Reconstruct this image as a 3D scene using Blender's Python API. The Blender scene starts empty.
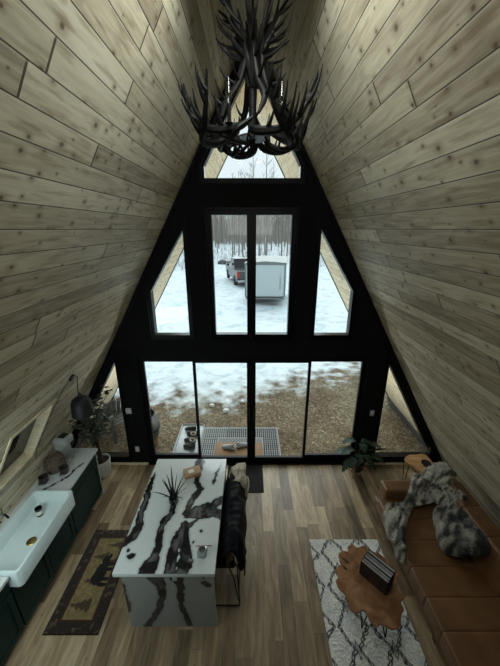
import bpy, bmesh, math, random
import numpy as np
from mathutils import Vector, Matrix, noise
from mathutils.geometry import tessellate_polygon

C = bpy.context.scene.collection
R = math.radians
PI = math.pi
random.seed(7)

# ---------------------------------------------------------------- measuring
F, PITCH, CH, CD = 302.0, R(19), 4.2, 4.6
_c, _s = math.cos(PITCH), math.sin(PITCH)
XC, HB, SL, APEX = .02, 3.64, .562, 3.64 / .562
def ray(x, y):
    a = (x - 250) / F; b = -(y - 333) / F
    return (a, _c + b * _s, -_s + b * _c)
def at(x, y, z):
    r = ray(x, y); t = (z - CH) / r[2]
    return Vector((r[0] * t, -CD + r[1] * t, z))
def half(z): return HB - SL * z

# ---------------------------------------------------------------- materials
def nodes(name):
    m = bpy.data.materials.new(name); m.use_nodes = True
    nt = m.node_tree; b = nt.nodes['Principled BSDF']
    return m, nt, b
def N(nt, t, **k):
    n = nt.nodes.new(t)
    for a, v in k.items(): setattr(n, a, v)
    return n
def math_(nt, op, a, b=None, c=None):
    n = nt.nodes.new('ShaderNodeMath'); n.operation = op
    for i, v in enumerate((a, b, c)):
        if v is None: continue
        if isinstance(v, (int, float)): n.inputs[i].default_value = v
        else: nt.links.new(v, n.inputs[i])
    return n.outputs[0]
def ramp(nt, fac, stops, interp='LINEAR'):
    n = nt.nodes.new('ShaderNodeValToRGB'); cr = n.color_ramp; cr.interpolation = interp
    while len(cr.elements) < len(stops): cr.elements.new(.5)
    for e, (p, col) in zip(cr.elements, stops):
        e.position = p; e.color = (*col, 1) if len(col) == 3 else col
    nt.links.new(fac, n.inputs[0]); return n.outputs[0]
def mixc(nt, fac, a, b, mode='MIX'):
    n = nt.nodes.new('ShaderNodeMix'); n.data_type = 'RGBA'; n.blend_type = mode
    for i, v in ((0, fac), (6, a), (7, b)):
        if isinstance(v, (int, float)): n.inputs[i].default_value = v
        elif isinstance(v, tuple): n.inputs[i].default_value = (*v, 1)
        else: nt.links.new(v, n.inputs[i])
    return n.outputs[2]
def simple(name, col, rough=.6, metal=0, spec=.5, var=.12, scale=12, bump=0, bscale=60, sheen=0, coat=0):
    m, nt, b = nodes(name)
    tc = N(nt, 'ShaderNodeTexCoord'); no = N(nt, 'ShaderNodeTexNoise')
    no.inputs['Scale'].default_value = scale; no.inputs['Detail'].default_value = 4
    nt.links.new(tc.outputs['Object'], no.inputs['Vector'])
    lo = tuple(max(0, c * (1 - var)) for c in col); hi = tuple(min(1, c * (1 + var)) for c in col)
    nt.links.new(ramp(nt, no.outputs[0], [(.3, lo), (.7, hi)]), b.inputs['Base Color'])
    b.inputs['Roughness'].default_value = rough; b.inputs['Metallic'].default_value = metal
    b.inputs['Specular IOR Level'].default_value = spec
    if sheen: b.inputs['Sheen Weight'].default_value = sheen
    if coat: b.inputs['Coat Weight'].default_value = coat
    if bump:
        n2 = N(nt, 'ShaderNodeTexNoise'); n2.inputs['Scale'].default_value = bscale
        nt.links.new(tc.outputs['Object'], n2.inputs['Vector'])
        bp = N(nt, 'ShaderNodeBump'); bp.inputs['Strength'].default_value = bump; bp.inputs['Distance'].default_value = .01
        nt.links.new(n2.outputs[0], bp.inputs['Height']); nt.links.new(bp.outputs[0], b.inputs['Normal'])
    return m
def attr_mat(name, rough=.8, spec=.3, bump=0, bscale=200, sheen=0, coat=0):
    m, nt, b = nodes(name)
    a = N(nt, 'ShaderNodeAttribute'); a.attribute_name = 'Col'
    nt.links.new(a.outputs['Color'], b.inputs['Base Color'])
    b.inputs['Roughness'].default_value = rough; b.inputs['Specular IOR Level'].default_value = spec
    if sheen: b.inputs['Sheen Weight'].default_value = sheen
    if coat: b.inputs['Coat Weight'].default_value = coat
    if bump:
        tc = N(nt, 'ShaderNodeTexCoord'); n2 = N(nt, 'ShaderNodeTexNoise'); n2.inputs['Scale'].default_value = bscale
        nt.links.new(tc.outputs['Object'], n2.inputs['Vector'])
        bp = N(nt, 'ShaderNodeBump'); bp.inputs['Strength'].default_value = bump; bp.inputs['Distance'].default_value = .01
        nt.links.new(n2.outputs[0], bp.inputs['Height']); nt.links.new(bp.outputs[0], b.inputs['Normal'])
    return m
def boards(name, rows, length, tones, groove, knots=True, axis='z', row_off=0., gw=.035, rough=.55, knot_amt=1., spec=.3, grain=.35, strength=.5, jw=.004, edge=.9, vs=16., tw=.6):
    """planks running along Y, stacked along `axis`; rows = board width on that axis"""
    m, nt, b = nodes(name)
    geo = N(nt, 'ShaderNodeNewGeometry'); sp = N(nt, 'ShaderNodeSeparateXYZ')
    nt.links.new(geo.outputs['Position'], sp.inputs[0])
    v = sp.outputs['Z' if axis == 'z' else 'X']; u = sp.outputs['Y']
    side = math_(nt, 'GREATER_THAN', sp.outputs['X'], 0.) if axis == 'z' else None
    rv = math_(nt, 'DIVIDE', math_(nt, 'SUBTRACT', v, row_off), rows)
    ri = math_(nt, 'FLOOR', rv); rf = math_(nt, 'FRACT', rv)
    if side is not None: ri = math_(nt, 'ADD', ri, math_(nt, 'MULTIPLY', side, 57.))
    wn = N(nt, 'ShaderNodeTexWhiteNoise', noise_dimensions='1D'); nt.links.new(ri, wn.inputs['W'])
    uu = math_(nt, 'ADD', math_(nt, 'DIVIDE', u, length), math_(nt, 'MULTIPLY', wn.outputs['Value'], 7.3))
    bi = math_(nt, 'FLOOR', uu); bf = math_(nt, 'FRACT', uu)
    cx = N(nt, 'ShaderNodeCombineXYZ'); nt.links.new(ri, cx.inputs[0]); nt.links.new(bi, cx.inputs[1])
    w2 = N(nt, 'ShaderNodeTexWhiteNoise', noise_dimensions='2D'); nt.links.new(cx.outputs[0], w2.inputs['Vector'])
    tone = w2.outputs['Value']
    # grain coordinates, shifted per board
    gx = N(nt, 'ShaderNodeCombineXYZ')
    nt.links.new(math_(nt, 'MULTIPLY', u, 1.3), gx.inputs[0])
    nt.links.new(math_(nt, 'MULTIPLY', v, vs), gx.inputs[1])
    nt.links.new(math_(nt, 'MULTIPLY', tone, 37.), gx.inputs[2])
    g1 = N(nt, 'ShaderNodeTexNoise'); g1.inputs['Scale'].default_value = 1.6; g1.inputs['Detail'].default_value = 6; g1.inputs['Distortion'].default_value = 1.2
    nt.links.new(gx.outputs[0], g1.inputs['Vector'])
    fac = math_(nt, 'ADD', math_(nt, 'MULTIPLY', tone, tw), math_(nt, 'MULTIPLY', math_(nt, 'SUBTRACT', g1.outputs[0], .3), grain * 2))
    col = ramp(nt, fac, tones)
    if knots:
        kx = N(nt, 'ShaderNodeCombineXYZ')
        nt.links.new(math_(nt, 'ADD', math_(nt, 'MULTIPLY', u, 5.2), math_(nt, 'MULTIPLY', ri, 3.713)), kx.inputs[0]); nt.links.new(math_(nt, 'MULTIPLY', v, 7.71), kx.inputs[1])
        vo = N(nt, 'ShaderNodeTexVoronoi', voronoi_dimensions='2D'); vo.inputs['Scale'].default_value = 1.; vo.inputs['Randomness'].default_value = 1.
        nt.links.new(kx.outputs[0], vo.inputs['Vector'])
        sc = N(nt, 'ShaderNodeSeparateColor'); nt.links.new(vo.outputs['Color'], sc.inputs[0])
        size = math_(nt, 'MULTIPLY', math_(nt, 'POWER', sc.outputs[0], 1.4), .115 * knot_amt)
        d = math_(nt, 'DIVIDE', vo.outputs['Distance'], math_(nt, 'ADD', size, .01))
        halo = ramp(nt, d, [(0., (1, 1, 1)), (.55, (.75, .75, .75)), (1., (0, 0, 0))])
        col = mixc(nt, math_(nt, 'MULTIPLY', halo, .92), col, (.045, .026, .014))
        # wide smudge round larger knots
        d2 = math_(nt, 'DIVIDE', vo.outputs['Distance'], math_(nt, 'ADD', math_(nt, 'MULTIPLY', size, 3.2), .01))
        halo2 = ramp(nt, d2, [(0., (1, 1, 1)), (1., (0, 0, 0))])
        col = mixc(nt, math_(nt, 'MULTIPLY', halo2, .6), col, (.17, .11, .06))
        s1 = N(nt, 'ShaderNodeTexNoise'); s1.inputs['Scale'].default_value = 1.; s1.inputs['Detail'].default_value = 5
        sx = N(nt, 'ShaderNodeCombineXYZ'); nt.links.new(math_(nt, 'MULTIPLY', u, 3.), sx.inputs[0]); nt.links.new(math_(nt, 'MULTIPLY', v, 24.), sx.inputs[1]); nt.links.new(math_(nt, 'MULTIPLY', tone, 91.), sx.inputs[2])
        nt.links.new(sx.outputs[0], s1.inputs['Vector'])
        col = mixc(nt, ramp(nt, s1.outputs[0], [(.54, (0, 0, 0)), (.70, (.6, .6, .6))]), col, (.24, .17, .095))
    # grooves
    e1 = math_(nt, 'LESS_THAN', rf, gw)
    e2 = math_(nt, 'LESS_THAN', bf, jw)
    e = math_(nt, 'MAXIMUM', e1, e2)
    hi = math_(nt, 'MULTIPLY', math_(nt, 'GREATER_THAN', rf, 1 - gw), .25)  # pale edge beside each groove, a painted highlight
    col = mixc(nt, math_(nt, 'MULTIPLY', e, edge), col, groove)
    col = mixc(nt, hi, col, (.75, .72, .62))
    nt.links.new(col, b.inputs['Base Color'])
    b.inputs['Roughness'].default_value = rough; b.inputs['Specular IOR Level'].default_value = spec
    bp = N(nt, 'ShaderNodeBump'); bp.inputs['Strength'].default_value = strength; bp.inputs['Distance'].default_value = .004
    h = math_(nt, 'SUBTRACT', math_(nt, 'MULTIPLY', g1.outputs[0], .15), e)
    nt.links.new(h, bp.inputs['Height']); nt.links.new(bp.outputs[0], b.inputs['Normal'])
    return m
def grained(name, stops, stretch=(2, 14, 14), rough=.5, scale=3, coat=0):
    m, nt, b = nodes(name)
    tc = N(nt, 'ShaderNodeTexCoord'); mp = N(nt, 'ShaderNodeMapping'); mp.inputs['Scale'].default_value = stretch
    nt.links.new(tc.outputs['Object'], mp.inputs[0])
    no = N(nt, 'ShaderNodeTexNoise'); no.inputs['Scale'].default_value = scale; no.inputs['Detail'].default_value = 6; no.inputs['Distortion'].default_value = 1.5
    nt.links.new(mp.outputs[0], no.inputs['Vector'])
    nt.links.new(ramp(nt, no.outputs[0], stops), b.inputs['Base Color'])
    b.inputs['Roughness'].default_value = rough
    if coat: b.inputs['Coat Weight'].default_value = coat; b.inputs['Coat Roughness'].default_value = .2
    return m
def glass_mat(name, tint=(.9, .95, .95), refl=.06, rough=0.0):
    m, nt, b = nodes(name)
    out = nt.nodes['Material Output']
    tr = N(nt, 'ShaderNodeBsdfTransparent'); tr.inputs[0].default_value = (*tint, 1)
    gl = N(nt, 'ShaderNodeBsdfGlossy'); gl.inputs['Roughness'].default_value = rough
    gl.inputs[0].default_value = (1, 1, 1, 1)
    fr = N(nt, 'ShaderNodeLayerWeight'); fr.inputs[0].default_value = .5
    mx = N(nt, 'ShaderNodeMixShader')
    nt.links.new(math_(nt, 'ADD', math_(nt, 'MULTIPLY', math_(nt, 'POWER', fr.outputs['Facing'], 5.), .7), refl), mx.inputs[0])
    nt.links.new(tr.outputs[0], mx.inputs[1]); nt.links.new(gl.outputs[0], mx.inputs[2]); nt.links.new(mx.outputs[0], out.inputs[0])
    return m

CEDAR = [(.0, (.24, .195, .13)), (.35, (.45, .39, .275)), (.65, (.62, .56, .405)), (1., (.74, .68, .53))]
M = {}
M['cedar'] = boards('cedar_tongue_and_groove', .1297, 3.0, CEDAR, (.04, .028, .016), row_off=4.195, gw=.045, jw=.005, grain=.5)
M['soffit'] = boards('pale_soffit_boards', .1297, 3.0, [(0, (.70, .58, .38)), (.5, (.85, .74, .52)), (1, (.90, .80, .62))], (.2, .14, .08), row_off=4.195, knot_amt=.7)
M['floor'] = boards('oak_plank_floor', .165, 1.25,
    [(.0, (.05, .033, .018)), (.3, (.11, .075, .040)), (.55, (.18, .125, .068)), (.8, (.29, .212, .118)), (1., (.43, .335, .20))], (.035, .025, .015),
    axis='x', row_off=.03, gw=.018, rough=.42, knot_amt=.45, spec=.45, grain=.55, vs=8., tw=.75, strength=.2, jw=.003, edge=.6)
M['black_wall'] = simple('matte_black_wall', (.0045, .0045, .005), .75, spec=.15)
M['black_frame'] = simple('black_aluminium', (.004, .004, .005), .35, spec=.14)
M['black_metal'] = simple('black_metal', (.012, .012, .013), .4, metal=.6)
M['black_gloss'] = simple('black_gloss', (.008, .008, .009), .22, spec=.6)
M['matte_black'] = simple('matte_black_enamel', (.010, .010, .011), .55, spec=.3)
M['glass'] = glass_mat('window_glass', (.95, .985, .985), .012)
M['dark_glass'] = glass_mat('dark_blue_glass', (.05, .085, .115), .03, .05)
M['bulb_glass'] = glass_mat('bulb_glass', (.62, .64, .60), .06, .15)
M['jar_glass'] = glass_mat('jar_glass', (.8, .85, .85), .12, .03)
M['pine'] = grained('pine_trim', [(.3, (.58, .48, .31)), (.7, (.82, .72, .50))], (1.5, 1.5, 10), .5)
M['green'] = simple('deep_green_paint', (.007, .027, .023), .45, spec=.22, var=.06)
M['porcelain'] = simple('white_porcelain', (.64, .75, .74), .14, var=.02, coat=.5)
M['brass'] = simple('brushed_brass', (.45, .32, .12), .3, metal=1)
M['marble'] = attr_mat('veined_marble', .18, .5, coat=.3)
M['plain_marble'] = simple('white_marble', (.66, .70, .69), .2, var=.03, scale=3)
M['rug'] = attr_mat('woven_rug', .95, .1, bump=.6, bscale=260, sheen=.2)
M['shag'] = attr_mat('shaggy_rug', 1., .05, bump=1., bscale=120, sheen=.4)
M['fur'] = attr_mat('faux_fur', .9, .15, bump=.5, bscale=90, sheen=.3)
M['leather'] = simple('caramel_leather', (.14, .066, .026), .32, var=.2, scale=5, bump=.25, bscale=160)
M['antler'] = simple('black_antler', (.005, .0045, .004), .5, spec=.15, var=.3, bump=.3, bscale=30)
M['burl'] = grained('burl_wood', [(.25, (.085, .03, .012)), (.5, (.22, .10, .042)), (.75, (.38, .20, .095))], (1.5, 1.5, 1.5), .28, 3, coat=.4)
M['burl_bark'] = simple('burl_bark', (.10, .035, .014), .6, var=.4, bump=.6, bscale=40)
M['honey'] = grained('honey_wood', [(.3, (.34, .16, .06)), (.7, (.62, .36, .16))], (2, 10, 4), .35, 3, coat=.3)
M['coat'] = simple('black_coat_nylon', (.004, .004, .0055), .6, spec=.1, var=.3, bump=.3, bscale=35)
M['cream_fleece'] = simple('cream_fleece', (.46, .41, .32), .95, var=.25, scale=40, bump=1., bscale=90)
M['leaf'] = simple('dark_leaf', (.012, .032, .015), .5, spec=.25, var=.4, scale=8)
M['leaf_pale'] = simple('greyed_leaf', (.045, .058, .042), .5, var=.4, scale=10)
M['stem'] = simple('brown_stem', (.05, .035, .02), .7)
M['soil'] = simple('soil', (.02, .015, .01), .95, bump=.6)
M['white_ceramic'] = simple('white_ceramic', (.55, .56, .54), .35, var=.05)
M['grey_plastic'] = simple('pale_grey_plastic', (.40, .41, .40), .35, var=.05)
M['cardboard'] = simple('kraft_cardboard', (.38, .25, .14), .8, var=.08)
M['paper'] = simple('white_paper', (.68, .67, .62), .7, var=.03)
M['mug'] = simple('dark_mug', (.035, .028, .026), .4, var=.3)
M['wicker'] = simple('brown_wicker', (.115, .085, .058), .8, var=.5, scale=45, bump=1., bscale=70)
M['red'] = simple('red_stick', (.35, .04, .03), .5)
M['plate'] = simple('white_switch_plate', (.42, .43, .42), .5, var=.03)
M['dark_mat'] = simple('black_ribbed_mat', (.012, .011, .010), .9)
M['asphalt'] = simple('grey_flashing', (.10, .11, .12), .5, metal=.3)
M['snow_paint'] = simple('white_trailer_skin', (.52, .60, .60), .4, var=.04)
M['trailer_trim'] = simple('grey_trailer_trim', (.20, .22, .21), .5, var=.1)
M['rubber'] = simple('rubber', (.02, .02, .02), .8)
M['truck'] = simple('grey_truck_paint', (.09, .092, .095), .3, metal=.4, var=.25, scale=3)
M['truck_glass'] = simple('truck_glass', (.012, .015, .017), .1)
M['red_lens'] = simple('red_lens', (.45, .03, .03), .3)
M['chrome'] = simple('chrome', (.5, .5, .5), .2, metal=1)
M['silver_pages'] = simple('book_pages', (.27, .27, .27), .5, var=.25, scale=60)
M['dark_cover'] = simple('dark_book_cover', (.012, .011, .014), .3)
M['red_cover'] = simple('dark_red_book_cover', (.075, .012, .014), .35)
M['barrel'] = simple('dark_barrel', (.045, .05, .052), .6, var=.4)
M['barrel_wood'] = simple('amber_wood_base', (.22, .11, .04), .7)
M['bark'] = simple('grey_brown_bark', (.22, .19, .165), .9, var=.35)
M['thicket'] = simple('hazy_thicket', (.36, .325, .285), .95, var=.3, scale=4)  # distance haze painted into the pale trunk colour
M['tray'] = simple('galvanised_tray', (.27, .29, .29), .45, metal=.3)
M['coir'] = simple('coir', (.24, .15, .085), .95, var=.3, scale=60, bump=.8)
M['grey_suede'] = simple('grey_suede', (.36, .37, .38), .9)
M['charcoal'] = simple('charcoal_boot', (.03, .032, .034), .7, var=.3)
M['grey_wood'] = simple('weathered_grey_wood', (.16, .165, .16), .8, var=.2)
M['rock'] = simple('rock', (.10, .095, .09), .9, var=.4)
M['loft'] = simple('dark_loft_underside', (.10, .085, .06), .8)

# ground outside: gravel and dead leaves near the house, snow beyond
def ground_material():
    m, nt, b = nodes('gravel_and_snow')
    geo = N(nt, 'ShaderNodeNewGeometry'); sp = N(nt, 'ShaderNodeSeparateXYZ'); nt.links.new(geo.outputs['Position'], sp.inputs[0])
    def noi(scale, det=6, dist=0.):
        n = N(nt, 'ShaderNodeTexNoise'); n.inputs['Scale'].default_value = scale; n.inputs['Detail'].default_value = det; n.inputs['Distortion'].default_value = dist
        nt.links.new(geo.outputs['Position'], n.inputs['Vector']); return n.outputs[0]
    fine = ramp(nt, noi(20, 12, 1.2), [(.3, (.06, .047, .033)), (.45, (.115, .092, .066)), (.55, (.18, .15, .11)), (.66, (.31, .275, .215)), (.76, (.58, .56, .50))])
    tint = ramp(nt, noi(1.3, 3), [(.35, (.70, .62, .50)), (.5, (1., .92, .78)), (.65, (1.1, 1.1, .92))])
    grav = mixc(nt, 1., fine, tint, 'MULTIPLY')
    tracks = ramp(nt, noi(1.1, 5, 1.5), [(.35, (.52, .60, .61)), (.5, (.68, .75, .76)), (.75, (.76, .81, .82))])
    # edge: distance from the wall, pushed out to the right
    xr = math_(nt, 'MULTIPLY', math_(nt, 'MAXIMUM', math_(nt, 'ADD', sp.outputs['X'], .6), 0.), .55)
    ed = math_(nt, 'SUBTRACT', sp.outputs['Y'], math_(nt, 'ADD', xr, 2.75))
    ed = math_(nt, 'ADD', ed, math_(nt, 'MULTIPLY', math_(nt, 'SUBTRACT', noi(2.6, 10), .5), 4.5))
    far = math_(nt, 'ADD', math_(nt, 'MULTIPLY', ed, .75), .5)
    n = N(nt, 'ShaderNodeClamp'); nt.links.new(far, n.inputs[0])
    col = mixc(nt, n.outputs[0], grav, tracks)
    nt.links.new(col, b.inputs['Base Color']); b.inputs['Roughness'].default_value = .9; b.inputs['Specular IOR Level'].default_value = .2
    bp = N(nt, 'ShaderNodeBump'); bp.inputs['Strength'].default_value = .7; bp.inputs['Distance'].default_value = .06
    nt.links.new(noi(7, 8), bp.inputs['Height']); nt.links.new(bp.outputs[0], b.inputs['Normal'])
    return m
M['ground'] = ground_material()

# ---------------------------------------------------------------- objects
def tag(o, label=None, cat=None, group=None, kind=None):
    if label: o['label'] = label
    if cat: o['category'] = cat
    if group: o['group'] = group
    if kind: o['kind'] = kind
    return o
def thing(name, label, cat, loc=(0, 0, 0), rotz=0, group=None):
    o = bpy.data.objects.new(name, None); C.objects.link(o); o.empty_display_size = .1
    o.location = loc; o.rotation_euler = (0, 0, rotz)
    return tag(o, label, cat, group)
def root_loc(p):
    while p.parent: p = p.parent
    return Vector(p.location)
class MB:
    def __init__(s): s.bm = bmesh.new()
    def _add(s, t, mtx=None):
        me = bpy.data.meshes.new('t'); t.to_mesh(me); t.free()
        if mtx is not None: me.transform(mtx)
        s.bm.from_mesh(me); bpy.data.meshes.remove(me)
    def box(s, x0, x1, y0, y1, z0, z1, r=0, seg=2, mtx=None):
        t = bmesh.new(); bmesh.ops.create_cube(t, size=1)
        for v in t.verts: v.co = Vector(((x0 + x1) / 2 + v.co.x * abs(x1 - x0), (y0 + y1) / 2 + v.co.y * abs(y1 - y0), (z0 + z1) / 2 + v.co.z * abs(z1 - z0)))
        if r: bmesh.ops.bevel(t, geom=list(t.edges), offset=r, segments=seg, profile=.5, affect='EDGES')
        s._add(t, mtx); return s
    def tube(s, pts, rad, seg=8, cap=True, closed=False):
        pts = [Vector(p) for p in pts]; n = len(pts)
        if not isinstance(rad, (list, tuple)): rad = [rad] * n
        bm = s.bm; rings = []; up = None
        for i, p in enumerate(pts):
            a = pts[(i - 1) % n] if (closed or i) else p; b = pts[(i + 1) % n] if (closed or i < n - 1) else p
            d = (b - a)
            d = d.normalized() if d.length > 1e-9 else Vector((0, 0, 1))
            if up is None:
                up = d.orthogonal().normalized()
            else:
                up = (up - d * up.dot(d)); up = up.normalized() if up.length > 1e-6 else d.orthogonal().normalized()
            w = d.cross(up)
            rings.append([bm.verts.new(p + (up * math.cos(2 * PI * k / seg) + w * math.sin(2 * PI * k / seg)) * rad[i]) for k in range(seg)])
        m = n if closed else n - 1
        for i in range(m):
            A, B = rings[i], rings[(i + 1) % n]
            for k in range(seg):
                bm.faces.new((A[k], A[(k + 1) % seg], B[(k + 1) % seg], B[k]))
        if cap and not closed:
            bm.faces.new(rings[0][::-1]); bm.faces.new(rings[-1])
        return s
    def lathe(s, prof, c=(0, 0, 0), seg=24, mtx=None):
        t = bmesh.new(); rings = []
        for r, z in prof:
            if r < 1e-5: rings.append([t.verts.new((0, 0, z))])
            else: rings.append([t.verts.new((r * math.cos(2 * PI * k / seg), r * math.sin(2 * PI * k / seg), z)) for k in range(seg)])
        for A, B in zip(rings, rings[1:]):
            for k in range(seg):
                j = (k + 1) % seg
                f = [A[k % len(A)], A[j % len(A)], B[j % len(B)], B[k % len(B)]]
                f = list(dict.fromkeys(f))
                if len(f) > 2: t.faces.new(f)
        m = Matrix.Translation(Vector(c)) @ (mtx if mtx is not None else Matrix())
        s._add(t, m); return s
    def prism(s, loops, a0, a1, axis='z', r=0):
        """2D loops (first outer, others holes) extruded on an axis. axis z: (x,y); axis y: (x,z)"""
        def P(p, a): return Vector((p[0], p[1], a)) if axis == 'z' else (Vector((p[0], a, p[1])) if axis == 'y' else Vector((a, p[0], p[1])))
        bm = s.bm; flat = [[Vector((p[0], p[1], 0)) for p in L] for L in loops]
        tris = tessellate_polygon(flat); allp = [p for L in loops for p in L]
        lo = [bm.verts.new(P(p, a0)) for p in allp]; hi = [bm.verts.new(P(p, a1)) for p in allp]
        for t in tris:
            try: bm.faces.new([lo[i] for i in t]); bm.faces.new([hi[i] for i in reversed(t)])
            except ValueError: pass
        k = 0
        for L in loops:
            n = len(L)
            for i in range(n):
                j = (i + 1) % n
                bm.faces.new((lo[k + i], lo[k + j], hi[k + j], hi[k + i]))
            k += n
        return s
    def faces(s, verts, faces):
        vs = [s.bm.verts.new(v) for v in verts]
        for f in faces: s.bm.faces.new([vs[i] for i in f])
        return s
    def build(s, name, mat, parent=None, smooth=True, world=True, label=None):
        bm = s.bm
        bmesh.ops.recalc_face_normals(bm, faces=bm.faces)
        me = bpy.data.meshes.new(name); bm.to_mesh(me); bm.free()
        if parent is not None and world:
            me.transform(Matrix.Translation(-root_loc(parent)))
        me.materials.append(mat)
        if smooth:
            for p in me.polygons: p.use_smooth = True
            try: me.set_sharp_from_angle(angle=R(38))
            except Exception: pass
        o = bpy.data.objects.new(name, me); C.objects.link(o)
        if parent is not None: o.parent = parent
        if label: o['label'] = label
        return o
def struct(name, mb, mat, smooth=False, parent=None):
    o = mb.build(name, mat, parent, smooth)
    if parent is None: o['kind'] = 'structure'
    return o
def grid(name, P, col, mat, parent=None):
    """P: (ny,nx,3) points, col: (ny,nx,3)"""
    ny, nx = P.shape[:2]
    me = bpy.data.meshes.new(name)
    idx = np.arange(ny * nx).reshape(ny, nx)
    f = np.stack([idx[:-1, :-1], idx[:-1, 1:], idx[1:, 1:], idx[1:, :-1]], -1).reshape(-1, 4)
    me.vertices.add(ny * nx); me.vertices.foreach_set('co', P.astype(np.float32).ravel())
    me.loops.add(f.size); me.loops.foreach_set('vertex_index', f.astype(np.int32).ravel())
    me.polygons.add(len(f)); me.polygons.foreach_set('loop_start', (np.arange(len(f)) * 4).astype(np.int32))
    me.update(calc_edges=True)
    a = me.color_attributes.new('Col', 'FLOAT_COLOR', 'POINT')
    a.data.foreach_set('color', np.concatenate([col, np.ones((ny, nx, 1))], -1).astype(np.float32).ravel())
    if parent is not None: me.transform(Matrix.Translation(-root_loc(parent)))
    me.materials.append(mat)
    me.polygons.foreach_set('use_smooth', np.ones(len(f), dtype=bool))
    me.validate()
    o = bpy.data.objects.new(name, me); C.objects.link(o)
    if parent is not None: o.parent = parent
    return o
def copy_tree(o, parent=None):
    c = o.copy(); C.objects.link(c); c.parent = parent
    for ch in [x for x in bpy.data.objects if x.parent == o]: copy_tree(ch, c)
    return c

# smooth value noise for numpy grids
def vnoise(x, y, seed=0):
    def h(i, j):
        n = (i * 374761393 + j * 668265263 + seed * 1442695041) & 0x7fffffff
        n = ((n ^ (n >> 13)) * 1274126177) & 0x7fffffff
        return ((n ^ (n >> 16)) & 0xffff) / 65535.
    xi = np.floor(x).astype(np.int64); yi = np.floor(y).astype(np.int64); fx = x - xi; fy = y - yi
    fx = fx * fx * (3 - 2 * fx); fy = fy * fy * (3 - 2 * fy)
    return (h(xi, yi) * (1 - fx) + h(xi + 1, yi) * fx) * (1 - fy) + (h(xi, yi + 1) * (1 - fx) + h(xi + 1, yi + 1) * fx) * fy
def fnoise(x, y, seed=0, oct=4):
    v = 0; a = .5
    for o in range(oct): v = v + a * vnoise(x * 2 ** o, y * 2 ** o, seed + o); a *= .5
    return v
def lerp(a, b, t): return a * (1 - t) + b * t
def seg_dist(X, Y, pts):
    """distance minus local half width along a polyline of (x,y,w)"""
    d = np.full(X.shape, 9.)
    for (x0, y0, w0), (x1, y1, w1) in zip(pts, pts[1:]):
        dx, dy = x1 - x0, y1 - y0; L = dx * dx + dy * dy + 1e-12
        t = np.clip(((X - x0) * dx + (Y - y0) * dy) / L, 0, 1)
        q = np.hypot(X - x0 - t * dx, Y - y0 - t * dy) - (w0 + (w1 - w0) * t)
        d = np.minimum(d, q)
    return d

# ================================================================= SETTING
YB = -9.0
struct('floor', MB().box(-3.9, 3.9, YB, 0.0, -.08, 0), M['floor'])

# sloped walls, as slabs in (y, z) with holes, sheared onto the slope
def slope_wall(name, sg, y0, y1, z0, z1, holes, mat, thick=.16):
    mb = MB(); t = MB()
    L = [[(y0, z0), (y1, z0), (y1, z1), (y0, z1)]] + holes
    t.prism(L, 0, 1, axis='x')
    for v in t.bm.verts:
        z = v.co.z; off = v.co.x * thick * (1 / math.cos(math.atan(SL)))
        v.co.x = XC + sg * (HB - SL * z + off)
    return struct(name, t, mat)
W1 = [(-2.14, 1.42), (-1.42, 1.42), (-1.42, 2.27), (-2.14, 2.27)]
W2 = [(-3.9, 1.42), (-2.5, 1.42), (-2.5, 2.27), (-3.9, 2.27)]
slope_wall('wall_left', -1, YB, 0.0, -.08, APEX, [W1, W2], M['cedar'])
slope_wall('wall_right', 1, YB, 0.0, -.08, APEX, [], M['cedar'])

# front gable wall with its openings
OFF = .17
CX = .03
def off_poly(p, d):
    """offset a convex polygon inwards by d"""
    n = len(p); c = Vector((sum(q[0] for q in p) / n, sum(q[1] for q in p) / n)); lines = []
    for i in range(n):
        a = Vector(p[i]); b = Vector(p[(i + 1) % n]); t = (b - a).normalized(); nn = Vector((-t.y, t.x))
        if nn.dot(c - a) < 0: nn = -nn
        lines.append((a + nn * d, t))
    out = []
    for i in range(n):
        (a, t), (b, u) = lines[i - 1], lines[i]
        k = (b - a).cross(u) / t.cross(u)
        out.append(tuple(a + t * k))
    return out
def g_half(z): return HB - SL * z - OFF
apex_glass = [(CX - .655, 4.86), (CX + .655, 4.86), (CX + .655, 5.01), (CX, 6.17), (CX - .655, 5.01)]
trap_l = [(-1.53, 2.58), (-.975, 2.58), (-.975, 4.19), (-1.53, 3.29)]
trap_r = [(1.035, 2.58), (1.588, 2.58), (1.588, 3.29), (1.035, 4.19)]
up_l = [(-.552, 2.585), (-.045, 2.585), (-.045, 4.39), (-.552, 4.39)]
up_r = [(.09, 2.585), (.604, 2.585), (.604, 4.39), (.09, 4.39)]
tri_l = [(-3.38, .16), (-2.26, .16), (-2.26, 2.10)]
tri_r = [(2.335, .16), (3.40, .16), (2.335, 2.06)]
F_ = .055
up_open = [(-.63, 2.50), (.685, 2.50), (.685, 4.475), (-.63, 4.475)]
door_open = [(-1.88, .0), (1.97, .0), (1.97, 2.16), (-1.88, 2.16)]
opens = [off_poly(apex_glass, -F_), off_poly(trap_l, -F_), off_poly(trap_r, -F_), up_open, [(x, max(z, .02)) for x, z in door_open], off_poly(tri_l, -F_), off_poly(tri_r, -F_)]
gable = [(XC - HB, 0), (XC + HB, 0), (XC, APEX)]
struct('wall_front', MB().prism([gable] + opens, 0.0, .18, axis='y'), M['black_wall'])
struct('baseboard_front_left', MB().box(-3.55, -1.92, -.03, 0, 0, .035, .004), M['pine'])
struct('baseboard_front_right', MB().box(2.0, 3.55, -.03, 0, 0, .03, .004), M['pine'])
# slim trim where the cedar meets the gable
for nm, sg in (('trim_1', -1), ('trim_2', 1)):
    t = MB().prism([[(XC + sg * (half(.0)), 0), (XC + sg * (half(.0) - .05), 0), (XC + sg * .0, APEX - .05 / SL), (XC, APEX)]], -.025, -.001, axis='y')
    struct(nm, t, M['black_frame'])

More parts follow.
